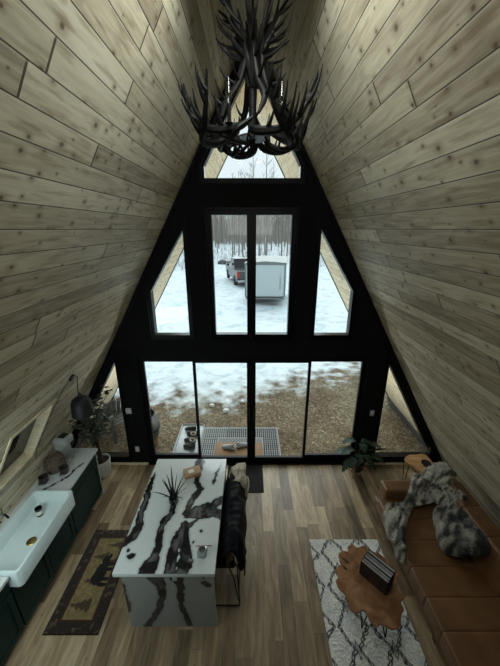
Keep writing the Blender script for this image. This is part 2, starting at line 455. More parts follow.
wn = [0]
def window(glass, fr=F_, label=None):
    wn[0] += 1
    o = thing('window_%d' % wn[0], None, None); o['kind'] = 'structure'
    MB().prism([off_poly(glass, -fr), glass], .0, .13, axis='y').build('window_frame', M['black_frame'], o, False)
    # glazing bead that catches the light
    MB().prism([off_poly(glass, -fr - .012), off_poly(glass, -fr + .012)], -.018, .0, axis='y').build('casing', M['black_frame'], o, False)
    MB().prism([off_poly(glass, -.004)], .07, .076, axis='y').build('pane', M['glass'], o, False)
    return o
window(apex_glass); window(trap_l); window(trap_r); window(tri_l); window(tri_r)
# centre upper pair in one frame
wn[0] += 1
o = thing('window_%d' % wn[0], None, None); o['kind'] = 'structure'
MB().prism([up_open, up_l, up_r], .02, .13, axis='y').build('window_frame', M['black_frame'], o, False)
MB().prism([off_poly(up_open, -.015), off_poly(up_open, .015)], -.018, .02, axis='y').build('casing', M['black_frame'], o, False)
for g in (up_l, up_r): MB().prism([off_poly(g, -.004)], .07, .076, axis='y').build('pane', M['glass'], o, False)
MB().box(.0, .05, -.03, .02, 2.53, 2.545, .003).box(.012, .038, -.05, -.02, 2.53, 2.6, .005).build('window_crank', M['black_metal'], o)
# low upper sill ledge highlight
# sliding glass doors: four panels
DZ0, DZ1 = .0, 2.16
dn = 0
for (x0, x1, g0, g1, gz, yy) in ((-1.88, -.93, -1.80, -.972, .155, .09), (-.965, .02, -.918, -.053, .135, .04), (.02, 1.03, .097, .985, .135, .04), (.995, 1.97, 1.034, 1.9, .15, .09)):
    dn += 1
    o = thing('door_%d' % dn, None, None); o['kind'] = 'structure'
    gl = [(g0, gz), (g1, gz), (g1, 2.08), (g0, 2.08)]
    MB().prism([[(x0, DZ0 + .021), (x1, DZ0 + .021), (x1, DZ1 - .001), (x0, DZ1 - .001)], gl], yy - .025, yy + .025, axis='y').build('door_frame', M['black_frame'], o, False)
    MB().prism([off_poly(gl, -.004)], yy - .003, yy + .003, axis='y').build('pane', M['glass'], o, False)
    if dn in (2, 3):
        hx = -.01 if dn == 2 else .058
        MB().tube([(hx, yy - .02, .92), (hx, yy - .07, .95), (hx, yy - .07, 1.2), (hx, yy - .02, 1.23)], .011).build('door_handle', M['black_metal'], o)
struct('trim_3', MB().box(-1.9, 1.99, -.03, .17, .0, .021, .004), M['black_frame'])

# left slope windows with deep pine jambs
def slope_pt(y, z, d, sg=-1):
    nrm = Vector((sg, 0, SL)).normalized()
    return Vector((XC + sg * half(z), y, z)) + nrm * d
def slope_window(rect, mull):
    wn[0] += 1
    o = thing('window_%d' % wn[0], None, None); o['kind'] = 'structure'
    (y0, z0), (y1, _), (_, z1), _ = rect
    dep = .14
    def bar(mb, ya, yb, za, zb, d0, d1):
        P = [slope_pt(y, z, d) for d in (d0, d1) for (y, z) in ((ya, za), (yb, za), (yb, zb), (ya, zb))]
        mb.faces(P, [(0, 1, 2, 3), (7, 6, 5, 4), (0, 4, 5, 1), (1, 5, 6, 2), (2, 6, 7, 3), (3, 7, 4, 0)])
    mb = MB(); w = .035
    bar(mb, y0, y1, z0, z0 + w, -.012, dep); bar(mb, y0, y1, z1 - w, z1, -.012, dep)
    bar(mb, y0, y0 + w, z0 + w, z1 - w, -.012, dep); bar(mb, y1 - w, y1, z0 + w, z1 - w, -.012, dep)
    mb.build('jamb', M['pine'], o, False)
    for (a, b) in mull:
        m2 = MB(); bar(m2, a, b, z0 + w, z1 - w, .06, .11); m2.build('mullion', M['pine'], o, False)
    mp = MB(); bar(mp, y0 + w, y1 - w, z0 + w, z1 - w, .1, .105); mp.build('pane', M['dark_glass'], o, False)
    return o
slope_window(W1, [(-2.06, -1.97)])
slope_window(W2, [(-3.24, -3.16)])
# low knee wall behind the kitchen run
struct('wall_kitchen', MB().prism([[(-2.97, 0), (-2.94, 0), (-2.94, 1.215), (-2.97, 1.268)]], -4.6, -.72, axis='y'), M['cedar'])

# back of the room (behind the camera) and the loft we stand on
bw = [(XC - HB, 0), (XC + HB, 0), (XC, APEX)]
struct('wall_back', MB().prism([bw, [(-1.1, 2.9), (1.1, 2.9), (1.1, 4.4), (-1.1, 4.4)]], YB, YB + .15, axis='y'), M['cedar'])
wn[0] += 1
o = thing('window_%d' % wn[0], None, None); o['kind'] = 'structure'
MB().prism([[(-1.1, 2.9), (1.1, 2.9), (1.1, 4.4), (-1.1, 4.4)], [(-1.04, 2.96), (1.04, 2.96), (1.04, 4.34), (-1.04, 4.34)]], YB - .01, YB + .16, axis='y').build('window_frame', M['black_frame'], o, False)
MB().box(-1.04, 1.04, YB + .07, YB + .075, 2.96, 4.34).build('pane', M['glass'], o, False)
lh = half(2.5)
struct('ceiling_loft', MB().prism([[(XC - half(2.42), 2.42), (XC + half(2.42), 2.42), (XC + half(2.6), 2.6), (XC - half(2.6), 2.6)]], YB + .16, -4.3, axis='y'), M['loft'])

# roof overhang outside, seen through the side lights
def overhang(name, sg):
    t = MB()
    t.prism([[(.181, -.35), (2.36, -.35), (2.36, APEX), (.181, APEX)]], 0, 1, axis='x')
    for v in t.bm.verts:
        z = v.co.z
        v.co.x = XC + sg * (HB - SL * z + v.co.x * .2)
    return struct(name, t, M['soffit'])
overhang('roof_left', -1); overhang('roof_right', 1)
for nm, sg in (('trim_4', -1), ('trim_5', 1)):
    t = MB().prism([[(.181, -.36), (2.44, -.36), (2.44, .02), (.181, .02)]], 0, 1, axis='x')
    for v in t.bm.verts: v.co.x = XC + sg * (HB - SL * v.co.z - .03 - .03 * v.co.x)
    struct(nm, t, M['asphalt'])
    t = MB().prism([[(2.361, -.36), (2.39, -.36), (2.39, APEX), (2.361, APEX)]], 0, 1, axis='x')
    for v in t.bm.verts: v.co.x = XC + sg * (HB - SL * v.co.z - .02 + v.co.x * .24)
    struct('trim_6' if sg < 0 else 'trim_7', t, M['asphalt'])

# ground outside
def gz(y): return -.22 if y < 3 else (-.22 - .028 * (y - 3) if y < 16 else -.58 - .012 * (min(y, 30) - 16))
ny, nx = 120, 120
ys = .18 + (np.linspace(0, 1, ny) ** 2.5) * 250; xs = np.linspace(-1, 1, nx); xs = np.sign(xs) * np.abs(xs) ** 1.8 * 160
X, Y = np.meshgrid(xs, ys); Zg = np.vectorize(gz)(Y) + (fnoise(X * .5, Y * .5, 3) - .45) * np.clip((Y - 4) * .03, 0, .35)
Zg = Zg + np.clip(Y - 40, 0, 60) * .012
P = np.stack([X, Y, Zg], -1)
g = grid('ground', P, np.ones_like(P) * .5, M['ground']); g['kind'] = 'structure'

# ================================================================= ISLAND
TOPZ = .91
isl = thing('kitchen_island', 'white marble kitchen island with thick black veins and waterfall front', 'kitchen island', (-.87, -1.70, 0))
def zp(px, py, x0=110, y0=450, s=3.846): return at(x0 + px / s, y0 + py / s, TOPZ)
def vein(pts):
    out = []
    for px, py, w in pts:
        p = zp(px, py); q = zp(px + w, py); out.append((p.x, p.y, abs(q.x - p.x) / 2))
    return out
veins = [vein([(172, 88, 8), (150, 150, 22), (138, 195, 26), (120, 240, 24), (112, 290, 30), (88, 330, 42), (58, 358, 30)]),
         vein([(245, 215, 20), (236, 245, 26), (205, 275, 26), (192, 320, 28), (186, 370, 30), (172, 415, 38), (150, 450, 62), (140, 475, 70)]),
         vein([(346, 45, 34), (336, 90, 26), (332, 125, 18), (350, 150, 26), (325, 180, 24), (302, 215, 24), (300, 245, 44), (340, 232, 40), (395, 215, 40), (432, 188, 30)]),
         vein([(300, 245, 40), (350, 250, 36), (400, 240, 38), (428, 245, 44)]),
         vein([(335, 268, 10), (295, 295, 26), (262, 325, 34), (245, 380, 40), (235, 430, 44), (232, 475, 44)]),
         vein([(290, 285, 30), (285, 350, 40), (290, 400, 40), (300, 430, 40), (275, 475, 60)]),
         vein([(430, 52, 3), (410, 90, 10), (398, 128, 10)]),
         vein([(82, 408, 24), (76, 409, 20)]), vein([(68, 384, 9), (70, 386, 8)]), vein([(350, 310, 6), (352, 312, 6)]), vein([(322, 352, 6), (320, 355, 6)])]
def marble_color(X, Y, D, seed=0):
    n = fnoise(X * 22, Y * 22, seed + 5, 4) - .47
    n2 = fnoise(X * 60, Y * 60, seed + 9, 3) - .45
    d = D + n * .045 + n2 * .012
    k = np.clip(-d / .006 + .5, 0, 1)[..., None]
    inner = np.clip(-d / .035, 0, 1)
    # mid-grey smoke in the heart of the veins
    smoke = np.clip((fnoise(X * 14, Y * 9, seed + 31, 4) - .45) * 5, 0, 1) * np.clip(inner * 2 - .5, 0, 1)
    vc = np.stack([.010 + smoke * .10, .010 + smoke * .10, .012 + smoke * .10], -1)
    w = .60 + .05 * (fnoise(X * 4, Y * 4, seed + 2, 3) - .5)
    halo = np.clip(1 - d / .03, 0, 1) * .16
    base = np.stack([w - halo * 1.05, w * 1.07 - halo, w * 1.05 - halo], -1)
    return base * (1 - k) + vc * k
IX0, IX1, IY0, IY1 = -1.392, -.357, -2.511, -.900
nx, ny = 210, 320
X, Y = np.meshgrid(np.linspace(IX0, IX1, nx), np.linspace(IY0, IY1, ny))
D = np.full(X.shape, 9.)
for v in veins: D = np.minimum(D, seg_dist(X, Y, v))
P = np.stack([X, Y, np.full(X.shape, TOPZ)], -1)
grid('worktop', P, marble_color(X, Y, D), M['marble'], isl)
MB().box(IX0, IX1, IY0, IY1, TOPZ - .05, TOPZ - .0006, .003).build('worktop_edge', M['plain_marble'], isl)
# front waterfall face
FX0, FX1, FY = -1.325, -.372, -2.478
nx, nz = 190, 172
X, Z = np.meshgrid(np.linspace(FX0, FX1, nx), np.linspace(0.002, TOPZ - .05, nz))
def fp(px, py, w):  # in the zoom of the front face: (55..335, 400..545)
    t = (py - 400) / 145.; xl = 55 + 52 * t; xr = 337 + 8 * t
    return (lerp(FX0, FX1, (px - xl) / (xr - xl)), lerp(TOPZ - .05, 0, t), w / 282. * .95 / 2)
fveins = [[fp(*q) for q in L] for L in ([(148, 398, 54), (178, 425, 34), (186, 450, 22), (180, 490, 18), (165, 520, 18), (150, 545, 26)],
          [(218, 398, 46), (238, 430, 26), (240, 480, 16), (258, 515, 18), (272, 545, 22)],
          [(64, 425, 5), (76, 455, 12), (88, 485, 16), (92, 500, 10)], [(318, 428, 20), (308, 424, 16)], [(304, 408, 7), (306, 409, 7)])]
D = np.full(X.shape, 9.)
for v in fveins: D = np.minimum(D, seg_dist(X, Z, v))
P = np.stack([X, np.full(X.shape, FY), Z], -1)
grid('waterfall_panel', P, marble_color(X, Z, D, 50) * .5, M['marble'], isl)  # marble colour darkened: shade on this face is painted in
MB().box(FX0, FX1, FY + .0006, FY + .03, 0, TOPZ - .05).build('waterfall_slab', M['plain_marble'], isl)
MB().box(-1.31, -.66, FY + .03, -.93, 0.0, TOPZ - .05).build('cabinet_body', M['green'], isl)
MB().box(-1.33, -.372, -.95, -.92, 0.0, TOPZ - .05).build('waterfall_slab', M['plain_marble'], isl)
MB().box(-.80, -.75, FY - .006, FY, .76, .82, .002).build('outlet_plate', M['grey_plastic'], isl)

# things on the island
def spiky_plant():
    c = at(174, 503, TOPZ)
    o = thing('spiky_plant', 'spiky dark air plant in small black pot on the island', 'plant', c)
    MB().lathe([(0, 0), (.045, 0), (.06, .03), (.058, .09), (.05, .095), (.045, .08), (0, .08)], c).build('pot', M['black_gloss'], o)
    mb = MB(); rnd = random.Random(3)
    tips = [(-.02, .10, .42), (.06, .06, .34), (.20, -.02, .2), (.17, .10, .2), (-.12, .04, .28), (-.26, -.02, .12), (-.10, .14, .25), (.12, .16, .22), (-.16, .10, .2), (.03, -.12, .14), (-.1, -.1, .12), (.15, -.1, .1)]
    for tx, ty, tz in tips:
        b = c + Vector((tx * .1, ty * .1, .08)); t = c + Vector((tx, ty, .08 + tz)); m = (b + t) / 2 + Vector((0, 0, .05))
        w = (t - b).cross(Vector((0, 0, 1))).normalized() if (t - b).cross(Vector((0, 0, 1))).length > 1e-4 else Vector((1, 0, 0))
        vs = []; n = 7
        for i in range(n):
            u = i / (n - 1); p = b * (1 - u) ** 2 + m * 2 * u * (1 - u) + t * u * u; ww = .014 * (1 - u) ** .7 + .0008
            vs += [p - w * ww, p + Vector((0, 0, -ww * .5)), p + w * ww]
        fs = []
        for i in range(n - 1):
            a = i * 3; fs += [(a, a + 1, a + 4, a + 3), (a + 1, a + 2, a + 5, a + 4)]
        mb.faces(vs, fs)
    mb.build('leaves', simple('black_green_leaf', (.012, .02, .014), .4), o)
spiky_plant()
def mtx(c, rz=0, rx=0, ry=0): return Matrix.Translation(Vector(c)) @ Matrix.Rotation(rz, 4, 'Z') @ Matrix.Rotation(rx, 4, 'X') @ Matrix.Rotation(ry, 4, 'Y')
c = at(192.5, 474, TOPZ)
o = thing('cardboard_box', 'small brown cardboard box with white label on the island', 'box', c)
MB().box(-.115, .115, -.075, .075, 0, .06, .003, mtx=mtx(c, R(22))).build('carton', M['cardboard'], o)
MB().box(-.055, .02, -.035, .03, .0602, .0612, mtx=mtx(c, R(22))).build('label_sticker', M['paper'], o)
c = at(202.5, 554, TOPZ)
o = thing('glass_jar', 'small square glass jar with silver lid near island corner', 'jar', c)
MB().box(-.05, .05, -.05, .05, 0, .065, .012, 3, mtx=mtx(c, R(-8))).build('jar_body', M['jar_glass'], o)
MB().box(-.040, .040, -.040, .040, .006, .05, .01, mtx=mtx(c, R(-8))).build('jar_contents', M['white_ceramic'], o)
MB().lathe([(0, .066), (.034, .066), (.036, .07), (.034, .08), (0, .08)], c).build('lid', M['chrome'], o)
mb = MB()
for a, b in (((-.02, -.016), (-.02, .016)), ((-.02, .016), (0, -.004)), ((0, -.004), (.02, .016)), ((.02, .016), (.02, -.016))):
    mb.tube([(c.x + a[0], c.y + a[1], c.z + .081), (c.x + b[0], c.y + b[1], c.z + .081)], .004, 6)
mb.build('lid_emblem', M['black_gloss'], o)
a, b = at(195.5, 546, TOPZ + .004), at(211.5, 545.5, TOPZ + .004)
tag(MB().tube([a, b], .0045, 6).build('red_stick', M['red']), 'thin red stick lying behind the glass jar on island', 'stick')
c = at(184.5, 563.5, TOPZ)
o = tag(MB().box(-.075, .075, -.06, .06, 0.0, .008, .002, mtx=mtx(c, R(-22))).build('coaster', M['black_gloss']), 'flat black square coaster on the dark island vein', 'coaster')

# ================================================================= STOOLS AND COAT
def make_stool(label):
    o = thing('counter_stool', label, 'stool', (0, 0, 0), 0, 'black counter stools along the island')
    MB().box(-.46, -.07, -.21, .21, .60, .64, .02, 3).build('seat', M['dark_cover'], o, world=False)
    mb = MB(); n = 12
    vs = []
    for k in range(n + 1):
        t = -1 + 2 * k / n; y = .225 * t; x = -.045 - .10 * t * t
        vs += [(x, y, .66), (x + .01, y, .92 - .05 * t * t), (x - .02, y, .92 - .05 * t * t), (x - .02, y, .66)]
    fs = []
    for k in range(n):
        for j in range(4): fs.append((k * 4 + j, k * 4 + (j + 1) % 4, k * 4 + 4 + (j + 1) % 4, k * 4 + 4 + j))
    fs += [(0, 1, 2, 3), (n * 4 + 3, n * 4 + 2, n * 4 + 1, n * 4)]
    mb.faces(vs, fs); mb.build('backrest', M['dark_cover'], o, world=False)
    for sy in (-1, 1):
        MB().tube([(-.13, sy * .2, .60), (-.085, sy * .21, .45), (-.02, sy * .225, .02), (-.035, sy * .225, .009), (-.44, sy * .225, .009), (-.46, sy * .225, .03), (-.40, sy * .2, .60)], .008, 8).build('leg', M['black_metal'], o, world=False)
        MB().tube([(-.02, sy * .225, .02), (-.045, sy * .215, .66), (-.10, sy * .2, .80)], .007, 8).build('back_post', M['black_metal'], o, world=False)
    MB().tube([(-.03, -.225, .22), (-.03, .225, .22)], .007, 8).build('footrest', M['black_metal'], o, world=False)
    return o
s0 = make_stool('black metal counter stool nearest the camera beside the island')
s0.location = (-.10, -2.055, 0)
s1 = copy_tree(s0); s1.location = (-.10, -1.38, 0); s1['label'] = 'black counter stool under the far half of the black coat'
# coat: surface across both backs
def coat(name, y0, y1, mat, label, cat, xo=0, zt=.99, xin=-.30, hang=.60, seed=0, amp=.03):
    ns, nt_ = 60, 40; V = []; F2 = []
    prof = [(xin, hang + .12), (xin + .01, .80), (xin + .07, .90), (-.20, .955), (-.12, zt), (-.065, zt - .01), (-.025, zt - .08), (-.005, .82), (.0, .72), (.005, hang)]
    for i in range(ns + 1):
        t = i / ns; y = lerp(y0, y1, t); endf = min(1, min(t, 1 - t) * 8) ** .5
        for j in range(nt_ + 1):
            u = j / nt_ * (len(prof) - 1); k = min(int(u), len(prof) - 2); f = u - k
            x = lerp(prof[k][0], prof[k + 1][0], f); z = lerp(prof[k][1], prof[k + 1][1], f)
            q = noise.noise(Vector((y * 7 + seed, u * .8, seed))); q2 = noise.noise(Vector((y * 3 + seed, u * .35, 5 + seed)))
            quilt = abs(math.sin(y * 3.14 / .09)) ** .5
            z += amp * q * .8 + (quilt - .8) * .012 - (1 - endf) * .06 + .03 * q2
            x += amp * q2 + amp * .5 * q + xo
            if j == nt_: z += .06 * noise.noise(Vector((y * 5, 3, seed)))
            V.append((x, y + .03 * q2 * (1 if t > .5 else -1), z))
    for i in range(ns):
        for j in range(nt_):
            a = i * (nt_ + 1) + j; F2.append((a, a + 1, a + nt_ + 2, a + nt_ + 1))
    mb = MB(); mb.faces(V, F2); o = mb.build(name, mat)
    m = o.modifiers.new('t', 'SOLIDIFY'); m.thickness = .012
    return tag(o, label, cat)
cc = coat('puffer_coat', -2.31, -1.10, M['coat'], 'black puffer coat draped over the stool backs beside island', 'coat', xo=-.06, seed=1, hang=.62)
MB().tube([(-.20, -2.20, .93), (-.11, -2.26, .84), (-.09, -2.27, .72), (-.10, -2.26, .62)], [.05, .055, .05, .035], 10).build('sleeve', M['coat'], cc)
coat('fleece_jacket', -1.42, -1.05, M['cream_fleece'], 'cream fleece jacket bunched over the far end of the black coat', 'jacket', xo=-.045, zt=1.025, xin=-.22, hang=.80, seed=9, amp=.06)

# ================================================================= KITCHEN RUN
CTX = -2.42
run = thing('base_cabinet', 'dark green cabinet at the window end of the counter', 'cabinet', (-2.68, -1.1, 0))
def cabinet(root, y0, y1, doors, drawer=True, ztop=.87, end=False):
    MB().box(-2.93, -2.475, y0, y1, .09, ztop).build('carcass', M['green'], root, False)
    MB().box(-2.93, -2.53, y0 + .005, y1 - .005, .0, .09).build('toe_kick', M['black_wall'], root, False)
    w = (y1 - y0) / doors
    for k in range(doors):
        a, b = y0 + k * w + .006, y0 + (k + 1) * w - .006
        zt = ztop - (.19 if drawer else .012)
        d = MB().box(-2.475, -2.458, a, b, .10, zt, .002)
        d.build('door', M['green'], root, False)
        # shaker frame on the door
        f = MB(); s = .055
        f.box(-2.458, -2.449, a, b, .10, .10 + s); f.box(-2.458, -2.449, a, b, zt - s, zt); f.box(-2.458, -2.449, a, a + s, .10 + s, zt - s); f.box(-2.458, -2.449, b - s, b, .10 + s, zt - s)
        f.build('door_rail', M['green'], root, False)
        if drawer:
            MB().box(-2.475, -2.45, a, b, zt + .012, ztop - .01, .003).build('drawer', M['green'], root, False)
cabinet(run, -1.48, -.70, 1)
MB().box(-2.94, -2.45, -.70, -.682, 0, .87).build('end_panel', M['white_ceramic'], run, False)
sk = thing('sink_cabinet', 'dark green cabinet under the white farmhouse sink', 'cabinet', (-2.68, -2.0, 0))
cabinet(sk, -2.52, -1.49, 2, False, .69)
nr = thing('near_cabinet', 'dark green cabinet left of the sink in shadow', 'cabinet', (-2.68, -3.1, 0))
cabinet(nr, -4.0, -2.53, 3)
nr.name = 'drawer_cabinet'
# countertops
def counter_top(name, y0, y1, veins_, label):
    o = thing(name, label, 'countertop', (-2.68, (y0 + y1) / 2, .87))
    nx, ny = 90, max(60, int((y1 - y0) / .008))
    X, Y = np.meshgrid(np.linspace(-2.94, CTX, nx), np.linspace(y0, y1, ny))
    D = np.full(X.shape, 9.)
    for v in veins_: D = np.minimum(D, seg_dist(X, Y, v))
    col = marble_color(X, Y, D + .0, 77)
    grid('worktop', np.stack([X, Y, np.full(X.shape, .91)], -1), col, M['marble'], o)
    MB().box(-2.94, CTX, y0, y1, .872, .9094, .002).build('worktop_edge', M['plain_marble'], o, False)
    return o
def cv(pts):
    return [(*at(x, y, .91).xy, w) for x, y, w in pts]
counter_top('stone_countertop', -1.475, -.66, [cv([(44, 489.5, .018), (60, 481, .012), (68, 476, .02), (75, 469, .012), (83, 463.5, .006)]), cv([(8, 505, .03), (26, 487, .02), (34, 479, .03)])], 'white marble countertop with one dark vein right of the sink')
counter_top('stone_countertop', -4.0, -2.535, [], 'white marble countertop left of the sink at the photo edge')
# strip behind sink
o = tag(MB().box(-2.938, -2.865, -2.53, -1.48, .873, .91, .002).build('counter_strip', M['plain_marble']), 'narrow white marble strip behind the farmhouse sink', 'countertop')
# farmhouse sink
sink = thing('farmhouse_sink', 'white porcelain farmhouse sink with deep rounded apron', 'sink', (-2.6, -2.0, .69))
SX0, SX1, SY0, SY1, SZ0, SZ1 = -2.86, -2.335, -2.515, -1.495, .70, .935
def rrect(x0, x1, y0, y1, r, z, n=5):
    pts = []
    for cx, cy, a0 in ((x1 - r, y1 - r, 0), (x0 + r, y1 - r, 90), (x0 + r, y0 + r, 180), (x1 - r, y0 + r, 270)):
        for k in range(n + 1):
            a = R(a0 + 90 * k / n); pts.append(Vector((cx + r * math.cos(a), cy + r * math.sin(a), z)))
    return pts
rings = [rrect(SX0 + .02, SX1 - .02, SY0 + .02, SY1 - .02, .03, SZ0), rrect(SX0, SX1, SY0, SY1, .045, SZ0 + .02), rrect(SX0, SX1, SY0, SY1, .045, SZ1 - .008), rrect(SX0 + .006, SX1 - .006, SY0 + .006, SY1 - .006, .04, SZ1),
         rrect(SX0 + .022, SX1 - .022, SY0 + .022, SY1 - .022, .035, SZ1), rrect(SX0 + .03, SX1 - .03, SY0 + .03, SY1 - .03, .035, SZ1 - .01), rrect(SX0 + .04, SX1 - .04, SY0 + .04, SY1 - .04, .05, SZ0 + .06), rrect(SX0 + .08, SX1 - .08, SY0 + .08, SY1 - .08, .05, SZ0 + .03)]
mb = MB(); n = len(rings[0]); V = [p for r_ in rings for p in r_]; Fc = []
for i in range(len(rings) - 1):
    for k in range(n): Fc.append((i * n + k, i * n + (k + 1) % n, (i + 1) * n + (k + 1) % n, (i + 1) * n + k))
Fc.append(tuple(range(n))[::-1]); Fc.append(tuple((len(rings) - 1) * n + k for k in range(n)))
mb.faces(V, Fc); mb.build('basin', M['porcelain'], sink)
dc = at(31.5, 541, .735); dc = Vector((max(dc.x, -2.70), dc.y, SZ0 + .031))
MB().lathe([(0, .0), (.02, .0), (.028, .006), (.05, .008), (.055, .003), (.055, 0)], dc).build('drain', M['brass'], sink)
c = at(39, 511, .80); c = Vector((min(max(c.x, -2.76), -2.42), c.y, SZ0 + .031))
o = thing('soap_bottle', 'black tumbler with white label standing in the sink', 'tumbler', c)
MB().lathe([(0, 0), (.034, 0), (.036, .004), (.042, .12), (.038, .12), (.034, .012), (0, .012)], c).build('cup', M['black_gloss'], o)
MB().lathe([(.0375, .03), (.0405, .09)], c).build('label_band', M['paper'], o)
o.name = 'tumbler'
c = Vector((-2.90, -2.10, .91))
o = thing('kitchen_faucet', 'black kitchen faucet behind the farmhouse sink at photo edge', 'faucet', c)
MB().lathe([(0, 0), (.03, 0), (.03, .01), (.02, .02), (.018, .12), (0, .12)], c).build('faucet_base', M['black_gloss'], o)
MB().tube([c + Vector((0, 0, .1)), c + Vector((0, 0, .2)), c + Vector((.02, 0, .26)), c + Vector((.08, .02, .28)), c + Vector((.15, .04, .26)), c + Vector((.17, .05, .2))], .012, 10).build('spout', M['black_gloss'], o)
MB().tube([c + Vector((0, .02, .06)), c + Vector((.03, .09, .10))], .008, 8).build('lever', M['black_gloss'], o)

# counter items
c = at(67, 455, .91); c = Vector((-2.775, -.87, .91))
o = thing('coffee_maker', 'pale grey rounded coffee maker at the end of the counter', 'coffee maker', c, 0)
mm = mtx(c, R(-12)) @ Matrix.Scale(1.3, 4)
MB().box(-.085, .085, -.10, .08, .0, .03, .012, 3, mtx=mm).build('base', M['grey_plastic'], o)
MB().box(-.085, .02, -.08, .08, .02, .24, .04, 5, mtx=mm).build('body', M['grey_plastic'], o)
MB().box(-.09, .085, -.085, .085, .20, .31, .045, 5, mtx=mm).build('head', M['grey_plastic'], o)
MB().box(-.03, .05, -.045, .045, .309, .316, .003, 2, mtx=mm).build('lid_slot', M['black_gloss'], o)
MB().lathe([(0, .03), (.045, .03), (.052, .034), (.048, .038), (0, .038)], mm @ Vector((.055, -.02, 0)), 20).build('drip_tray', M['chrome'], o)
c = Vector((-2.80, -1.115, .91))
o = thing('woven_basket', 'round brown woven basket behind the mugs by the window', 'basket', c)
mb = MB()
for k in range(9):
    z = .02 + k * .026; r_ = .085 + .032 * math.sin(k / 8 * PI) - (.02 if k == 8 else 0)
    mb.tube([(c.x + (r_ + .006 * math.sin(i * PI / 2 * 3 + k * PI)) * math.cos(i * PI / 12), c.y + (r_ + .006 * math.sin(i * PI / 2 * 3 + k * PI)) * math.sin(i * PI / 12), c.z + z) for i in range(24)], .016, 6, closed=True)
mb.build('weave', M['wicker'], o)
MB().lathe([(0, .225), (.05, .23), (.085, .21), (.095, .22), (.05, .245), (0, .25)], c).build('lid', M['wicker'], o)
MB().lathe([(0, .0), (.085, .0), (.085, .02), (0, .02)], c).build('base', M['wicker'], o)
def mug(c, label):
    o = thing('mug', label, 'mug', c, 0, 'dark mugs on white saucers by the window')
    MB().lathe([(0, .0), (.035, .0), (.06, .006), (.075, .014), (.073, .018), (.05, .012), (0, .010)], (0, 0, 0)).build('saucer', M['white_ceramic'], o, world=False)
    MB().lathe([(0, .012), (.035, .012), (.045, .03), (.048, .10), (.044, .10), (.040, .03), (0, .022)], (0, 0, 0)).build('cup', M['mug'], o, world=False)
    MB().tube([(.0, -.045, .085), (.0, -.072, .08), (.0, -.075, .05), (.0, -.045, .035)], .006, 8).build('handle', M['mug'], o, world=False)
    o.scale = (1.2,) * 3; return o
m1 = mug(Vector((-2.81, -1.36, .91)), 'dark mug on white saucer nearest the sink')
m2 = copy_tree(m1); m2.location = (-2.63, -1.19, .91); m2['label'] = 'dark mug on white saucer beside the woven basket'

# pendant wall lamp on the left slope
mnt = slope_pt(-1.20, 2.44, -.012)
lamp = thing('wall_lamp', 'black dome lamp on a bent arm fixed to left cedar slope', 'lamp', mnt)
q = Vector((1, 0, -SL)).normalized().to_track_quat('Z', 'Y').to_matrix().to_4x4()
MB().lathe([(0, -.008), (.045, -.008), (.05, .0), (.045, .012), (.015, .02), (0, .02)], mnt, 20, q).build('wall_plate', M['black_metal'], lamp)
sh = Vector((-2.16, -1.24, 1.96))
MB().tube([mnt, mnt + Vector((.03, 0, .03)), mnt + Vector((.08, -.01, .03)), sh + Vector((-.01, 0, .33)), sh + Vector((0, 0, .26))], .006, 8).build('arm', M['black_metal'], lamp)
MB().lathe([(0, .27), (.018, .27), (.02, .235), (.05, .225), (.095, .195), (.122, .14), (.13, -.03), (.126, -.03), (.117, .13), (.08, .185), (.045, .215), (0, .22)], sh, 32).build('lamp_shade', M['matte_black'], lamp)
MB().lathe([(0, .05), (.02, .055), (.03, .09), (.02, .13), (.015, .2), (0, .2)], sh, 16).build('bulb', M['paper'], lamp)
MB().tube([mnt + Vector((0, -.03, 0)), slope_pt(-1.33, 2.33, -.01), slope_pt(-1.38, 2.0, -.01), slope_pt(-1.385, 1.5, -.01), slope_pt(-1.3, 1.28, -.01)], .003, 6).build('cord', M['black_metal'], lamp)

# ================================================================= CHANDELIER
cy, cx0 = -1.85, .02
ch = thing('antler_chandelier', 'large black antler chandelier with candle bulbs under the ridge', 'chandelier', (cx0, cy, 4.86))
def curve_pts(P, n=14):
    P = [Vector(p) for p in P]; out = []
    Q = [2 * P[0] - P[1]] + P + [2 * P[-1] - P[-2]]
    for i in range(1, len(Q) - 2):
        for k in range(n):
            t = k / n; a, b, c_, d = Q[i - 1], Q[i], Q[i + 1], Q[i + 2]
            out.append(.5 * ((2 * b) + (c_ - a) * t + (2 * a - 5 * b + 4 * c_ - d) * t * t + (3 * b - a - 3 * c_ + d) * t ** 3))
    out.append(P[-1]); return out
def antler(ctrl, tines, r0=.024, seg=8, out=None):
    """main beam through ctrl; tines: (t, end offset, length curve)"""
    mb = MB(); pts = curve_pts(ctrl, 8); n = len(pts)
    mb.tube(pts, [r0 * min(1, .35 + 3 * i / (n - 1)) * (1 - .85 * (i / (n - 1)) ** 1.5) + .0025 for i in range(n)], seg)
    for t, dv, rr in tines:
        i = int(t * (n - 1)); b = pts[i]; dv = Vector(dv); m_ = b + dv * .5 + Vector((dv.x * .12, dv.y * .12, -.22 * dv.length))
        c1 = b + Vector((dv.x * .75, dv.y * .75, dv.z * .30)); k = 14
        tp = [b * (1 - q) ** 2 + c1 * 2 * q * (1 - q) + (b + dv) * q * q for q in [j / (k - 1) for j in range(k)]]
        mb.tube(tp, [rr * (1 - .9 * (j / (k - 1)) ** 1.3) + .0015 for j in range(k)], seg)
    return mb
rnd = random.Random(11)
RS = .93
def pol(r, a, z):
    if z < 5.3: r = r * RS
    return Vector((cx0 + r * math.cos(a), cy + r * math.sin(a), z))
def _pol(r, a, z): return Vector((cx0 + r * math.cos(a), cy + r * math.sin(a), z))
